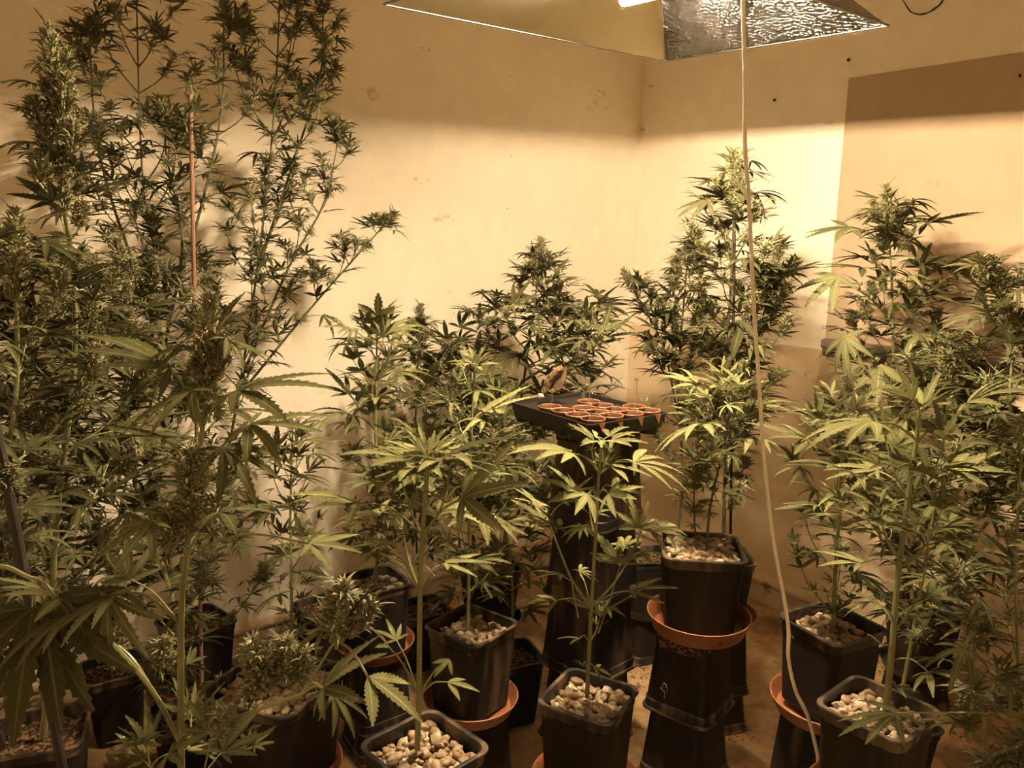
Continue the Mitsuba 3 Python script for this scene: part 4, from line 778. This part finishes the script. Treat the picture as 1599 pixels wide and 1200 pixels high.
# plants by the right wall
p = Plant('tall dark cannabis plant with a pointed bud on top, behind the hanging cord', 28, 'dark', stem='dark_stem')
potted(p, S0, .0875, .064, .212, .03, seed=28, size=.0105)
p.grow([V((0.659, 2.330, 0.558)), V((0.654, 2.350, 0.773)), V((0.642, 2.380, 1.162)), V((0.642, 2.400, 1.465)), V((0.630, 2.400, 1.717))], .0055, .0022, .080, [.05, .07, .10, .11, .12, .11, .09], [.05, .10, .16, .20, .20, .11, .03], .12, bud='small', bs=1.35, bnodes=3, elev=50, tops=.9, lskip=.15, bskip=.25, tip=2)
p.grow([V((0.654, 2.350, 0.773)), V((0.701, 2.360, 1.050)), V((0.744, 2.380, 1.317)), V((0.768, 2.380, 1.486))], .0034, .0015, .07, [.07, .10, .10, .07], [.08, .12, .12, .04], .2, bud='small', bs=1.3, bnodes=2, tops=.7, tip=2, bskip=.25)
for a, b, t, L in (((0.629, 2.400, 1.648), (0.563, 2.380, 1.675), (0.466, 2.360, 1.675), .10), ((0.631, 2.400, 1.667), (0.673, 2.400, 1.707), (0.740, 2.400, 1.705), .085), ((0.633, 2.400, 1.594), (0.556, 2.370, 1.624), (0.464, 2.340, 1.588), .11), ((0.636, 2.400, 1.575), (0.700, 2.400, 1.641), (0.757, 2.400, 1.587), .10), ((0.634, 2.390, 1.427), (0.530, 2.360, 1.472), (0.433, 2.330, 1.443), .12), ((0.639, 2.390, 1.409), (0.772, 2.380, 1.431), (0.858, 2.380, 1.414), .11), ((0.639, 2.380, 1.239), (0.657, 2.300, 1.285), (0.636, 2.270, 1.206), .12)): p.blade(a, b, L, t, None, 'dark')
p = Plant('slim dark cannabis plant in the soil pot in the far corner, right of the tray', 29, 'dark', stem='dark_stem')
potted(p, K0, .085, .071, .205, .10, pebbles=False, seed=29)
p.grow([V((0.602, 2.720, 0.440)), V((0.610, 2.740, 0.696)), V((0.581, 2.760, 1.014)), V((0.590, 2.780, 1.390)), V((0.596, 2.780, 1.499))], .0046, .0018, .08, [.05, .08, .11, .11, .10, .08], [.05, .14, .20, .18, .10, .03], .2, bud='small', bs=1.2, bnodes=3, tops=.8, tip=2, bskip=.2)
p.grow([V((0.594, 2.760, 0.877)), V((0.516, 2.750, 1.149)), V((0.430, 2.740, 1.302)), V((0.392, 2.740, 1.366))], .0030, .0014, .075, [.08, .10, .10, .08], [.05, .08, .06, .03], .3, bud='small', bs=1.1, bnodes=2, top='fat', tops=.8)
p = Plant('cannabis plant with knobbly top bud and long leaf fans before the brown board', 30, 'mid')
potted(p, Q0, .095, .070, .23, .25, pebbles=False, seed=30)
p.grow([V((1.317, 2.450, 0.377)), V((1.258, 2.450, 0.670)), V((1.190, 2.450, 1.043)), V((1.145, 2.450, 1.378)), V((1.105, 2.450, 1.624))], .0058, .0024, .075, [.09, .12, .14, .15, .15, .16, .13], [.18, .26, .28, .26, .18, .07, .03], .12, bud='fat', bs=.8, bnodes=3, elev=40, tops=1.0, lskip=.2, bskip=.2, tip=2)
for a, b, t, L, tn in (((1.134, 2.450, 1.464), (1.211, 2.420, 1.570), (1.356, 2.400, 1.591), .17, 'mid'), ((1.130, 2.450, 1.483), (0.985, 2.420, 1.556), (0.842, 2.400, 1.506), .15, 'mid'), ((1.151, 2.450, 1.340), (1.268, 2.400, 1.446), (1.428, 2.380, 1.448), .19, 'mid'), ((1.169, 2.450, 1.223), (1.313, 2.420, 1.346), (1.467, 2.420, 1.330), .17, 'dark'), ((1.162, 2.450, 1.272), (0.957, 2.400, 1.411), (0.854, 2.360, 1.340), .15, 'pale'), ((1.113, 2.450, 1.587), (1.147, 2.420, 1.620), (1.205, 2.400, 1.597), .10, 'mid'), ((1.114, 2.450, 1.578), (1.045, 2.420, 1.598), (0.954, 2.400, 1.586), .10, 'mid'), ((1.186, 2.450, 1.083), (0.955, 2.300, 1.246), (0.929, 2.250, 1.114), .14, 'pale'), ((1.190, 2.450, 1.043), (1.042, 2.250, 1.172), (1.022, 2.200, 1.089), .13, 'pale'), ((1.177, 2.450, 1.163), (1.302, 2.400, 1.251), (1.450, 2.400, 1.293), .15, 'dark')): p.blade(a, b, L, t, None, tn)
p = Plant('dark cannabis bush on the right between the brown board and the light green plant', 31, 'dark')
put_pot(p.k, 1.08, 2.02, .0, .09, .066, .22, .3); fine_bed(p.k, 1.08, 2.02, .185, .077, .3, 'crust_soil')
p.grow([V(1.08, 2.02, .18), V(1.10, 2.02, .5), V((1.118, 2.020, 0.887)), V((1.111, 2.020, 1.092)), V((1.104, 2.020, 1.225))], .0055, .0024, .07, [.06, .09, .13, .13, .11, .08], [.10, .22, .28, .26, .18, .06], .25, bud='small', bs=1.2, bnodes=4, elev=42, lskip=.05, bskip=.05)
p = Plant('leafy cannabis bush at the right edge under the window sill', 32, 'mid')
put_pot(p.k, 1.47, 1.86, .0, .09, .066, .22, .3); fine_bed(p.k, 1.47, 1.86, .185, .077, .3, 'crust_soil')
p.grow([V(1.47, 1.86, .18), V(1.46, 1.85, .6), V((1.203, 1.850, 1.038)), V((1.162, 1.860, 1.280)), V((1.125, 1.880, 1.427))], .0055, .0024, .07, [.06, .12, .15, .14, .12, .08], [.10, .22, .28, .24, .16, .05], .3, bud='small', bs=1.3, bnodes=4, elev=42, lskip=.05, bskip=.08)
p = Plant('spindly cannabis plant with spiky little flowers at the lower right edge', 33, 'mid')
put_pot(p.k, 1.02, 1.20, .18, .085, .071, .21, .3); fine_bed(p.k, 1.02, 1.20, .355, .073, .3, 'crust_soil'); stack(1.02, 1.20, .178, .3, ['upturned pot under the spindly plant outside the right edge'])
for pts, bl in (([V(1.02, 1.20, .35), V((0.823, 1.200, 0.641)), V((0.782, 1.200, 0.757)), V((0.761, 1.200, 0.814)), V((0.750, 1.200, 0.897))], [.0, .05, .06, .05, .03]), ([V(1.02, 1.20, .35), V((0.878, 1.210, 0.671)), V((0.828, 1.220, 0.917)), V((0.807, 1.220, 1.091)), V((0.798, 1.220, 1.206))], [.0, .08, .12, .12, .10, .04])):
    p.grow(pts, .0034, .0016, .080, [.04, .06, .075, .075, .07], bl, .40, style='narrow', bud='wisp', bs=1.2, top='small', tops=1.2, bnodes=1, elev=35, lskip=.45, bskip=.3, tip=2)
p.blade(V((0.836, 1.180, 0.768)), V((0.620, 1.160, 0.774)), .10, V((0.512, 1.140, 0.761)), 0, r0=.0018, sag=.0)
# the pale scrawl on the stand under the high orange saucer
k = next(q for q, d in labels.items() if 'scrawled marks' in d.get('label', ''))
o = V((0.378, 1.764, 0.440)); dirv = unit(V(.75, -.66, 0))
for pts in ([(.0, .010), (-.002, .016), (.001, .0215), (.006, .020), (.0105, .012), (.011, .002)], [(-.008, .002), (-.007, .006), (-.004, .006), (-.001, .001), (.004, .001), (.0055, -.005), (.0045, -.016)]):
    part(k, 'chalk_mark', tube(spline([o + dirv * a + V(0, 0, b) for a, b in pts], 24), .0011, 5), 'chalk', 40)
# leaves past the first three hundred of a plant: one mesh of all of them
for p in PLANTS:
    for tone in ('pale', 'mid', 'dark'):
        vs, fs, cs, b = [], [], [], 0
        for key, M in p.extra:
            v, f, c, tn = LEAF_DATA[key]
            if tn != tone: continue
            vs.append(v @ M[:3, :3].T + M[:3, 3]); fs.append(f + b); cs.append(c); b += len(v)
        if vs:
            key = part(p.k, 'foliage', (np.vstack(vs), np.vstack(fs)), 'leaf_' + tone, True, uv=np.vstack(cs)); tag(key, kind='stuff')
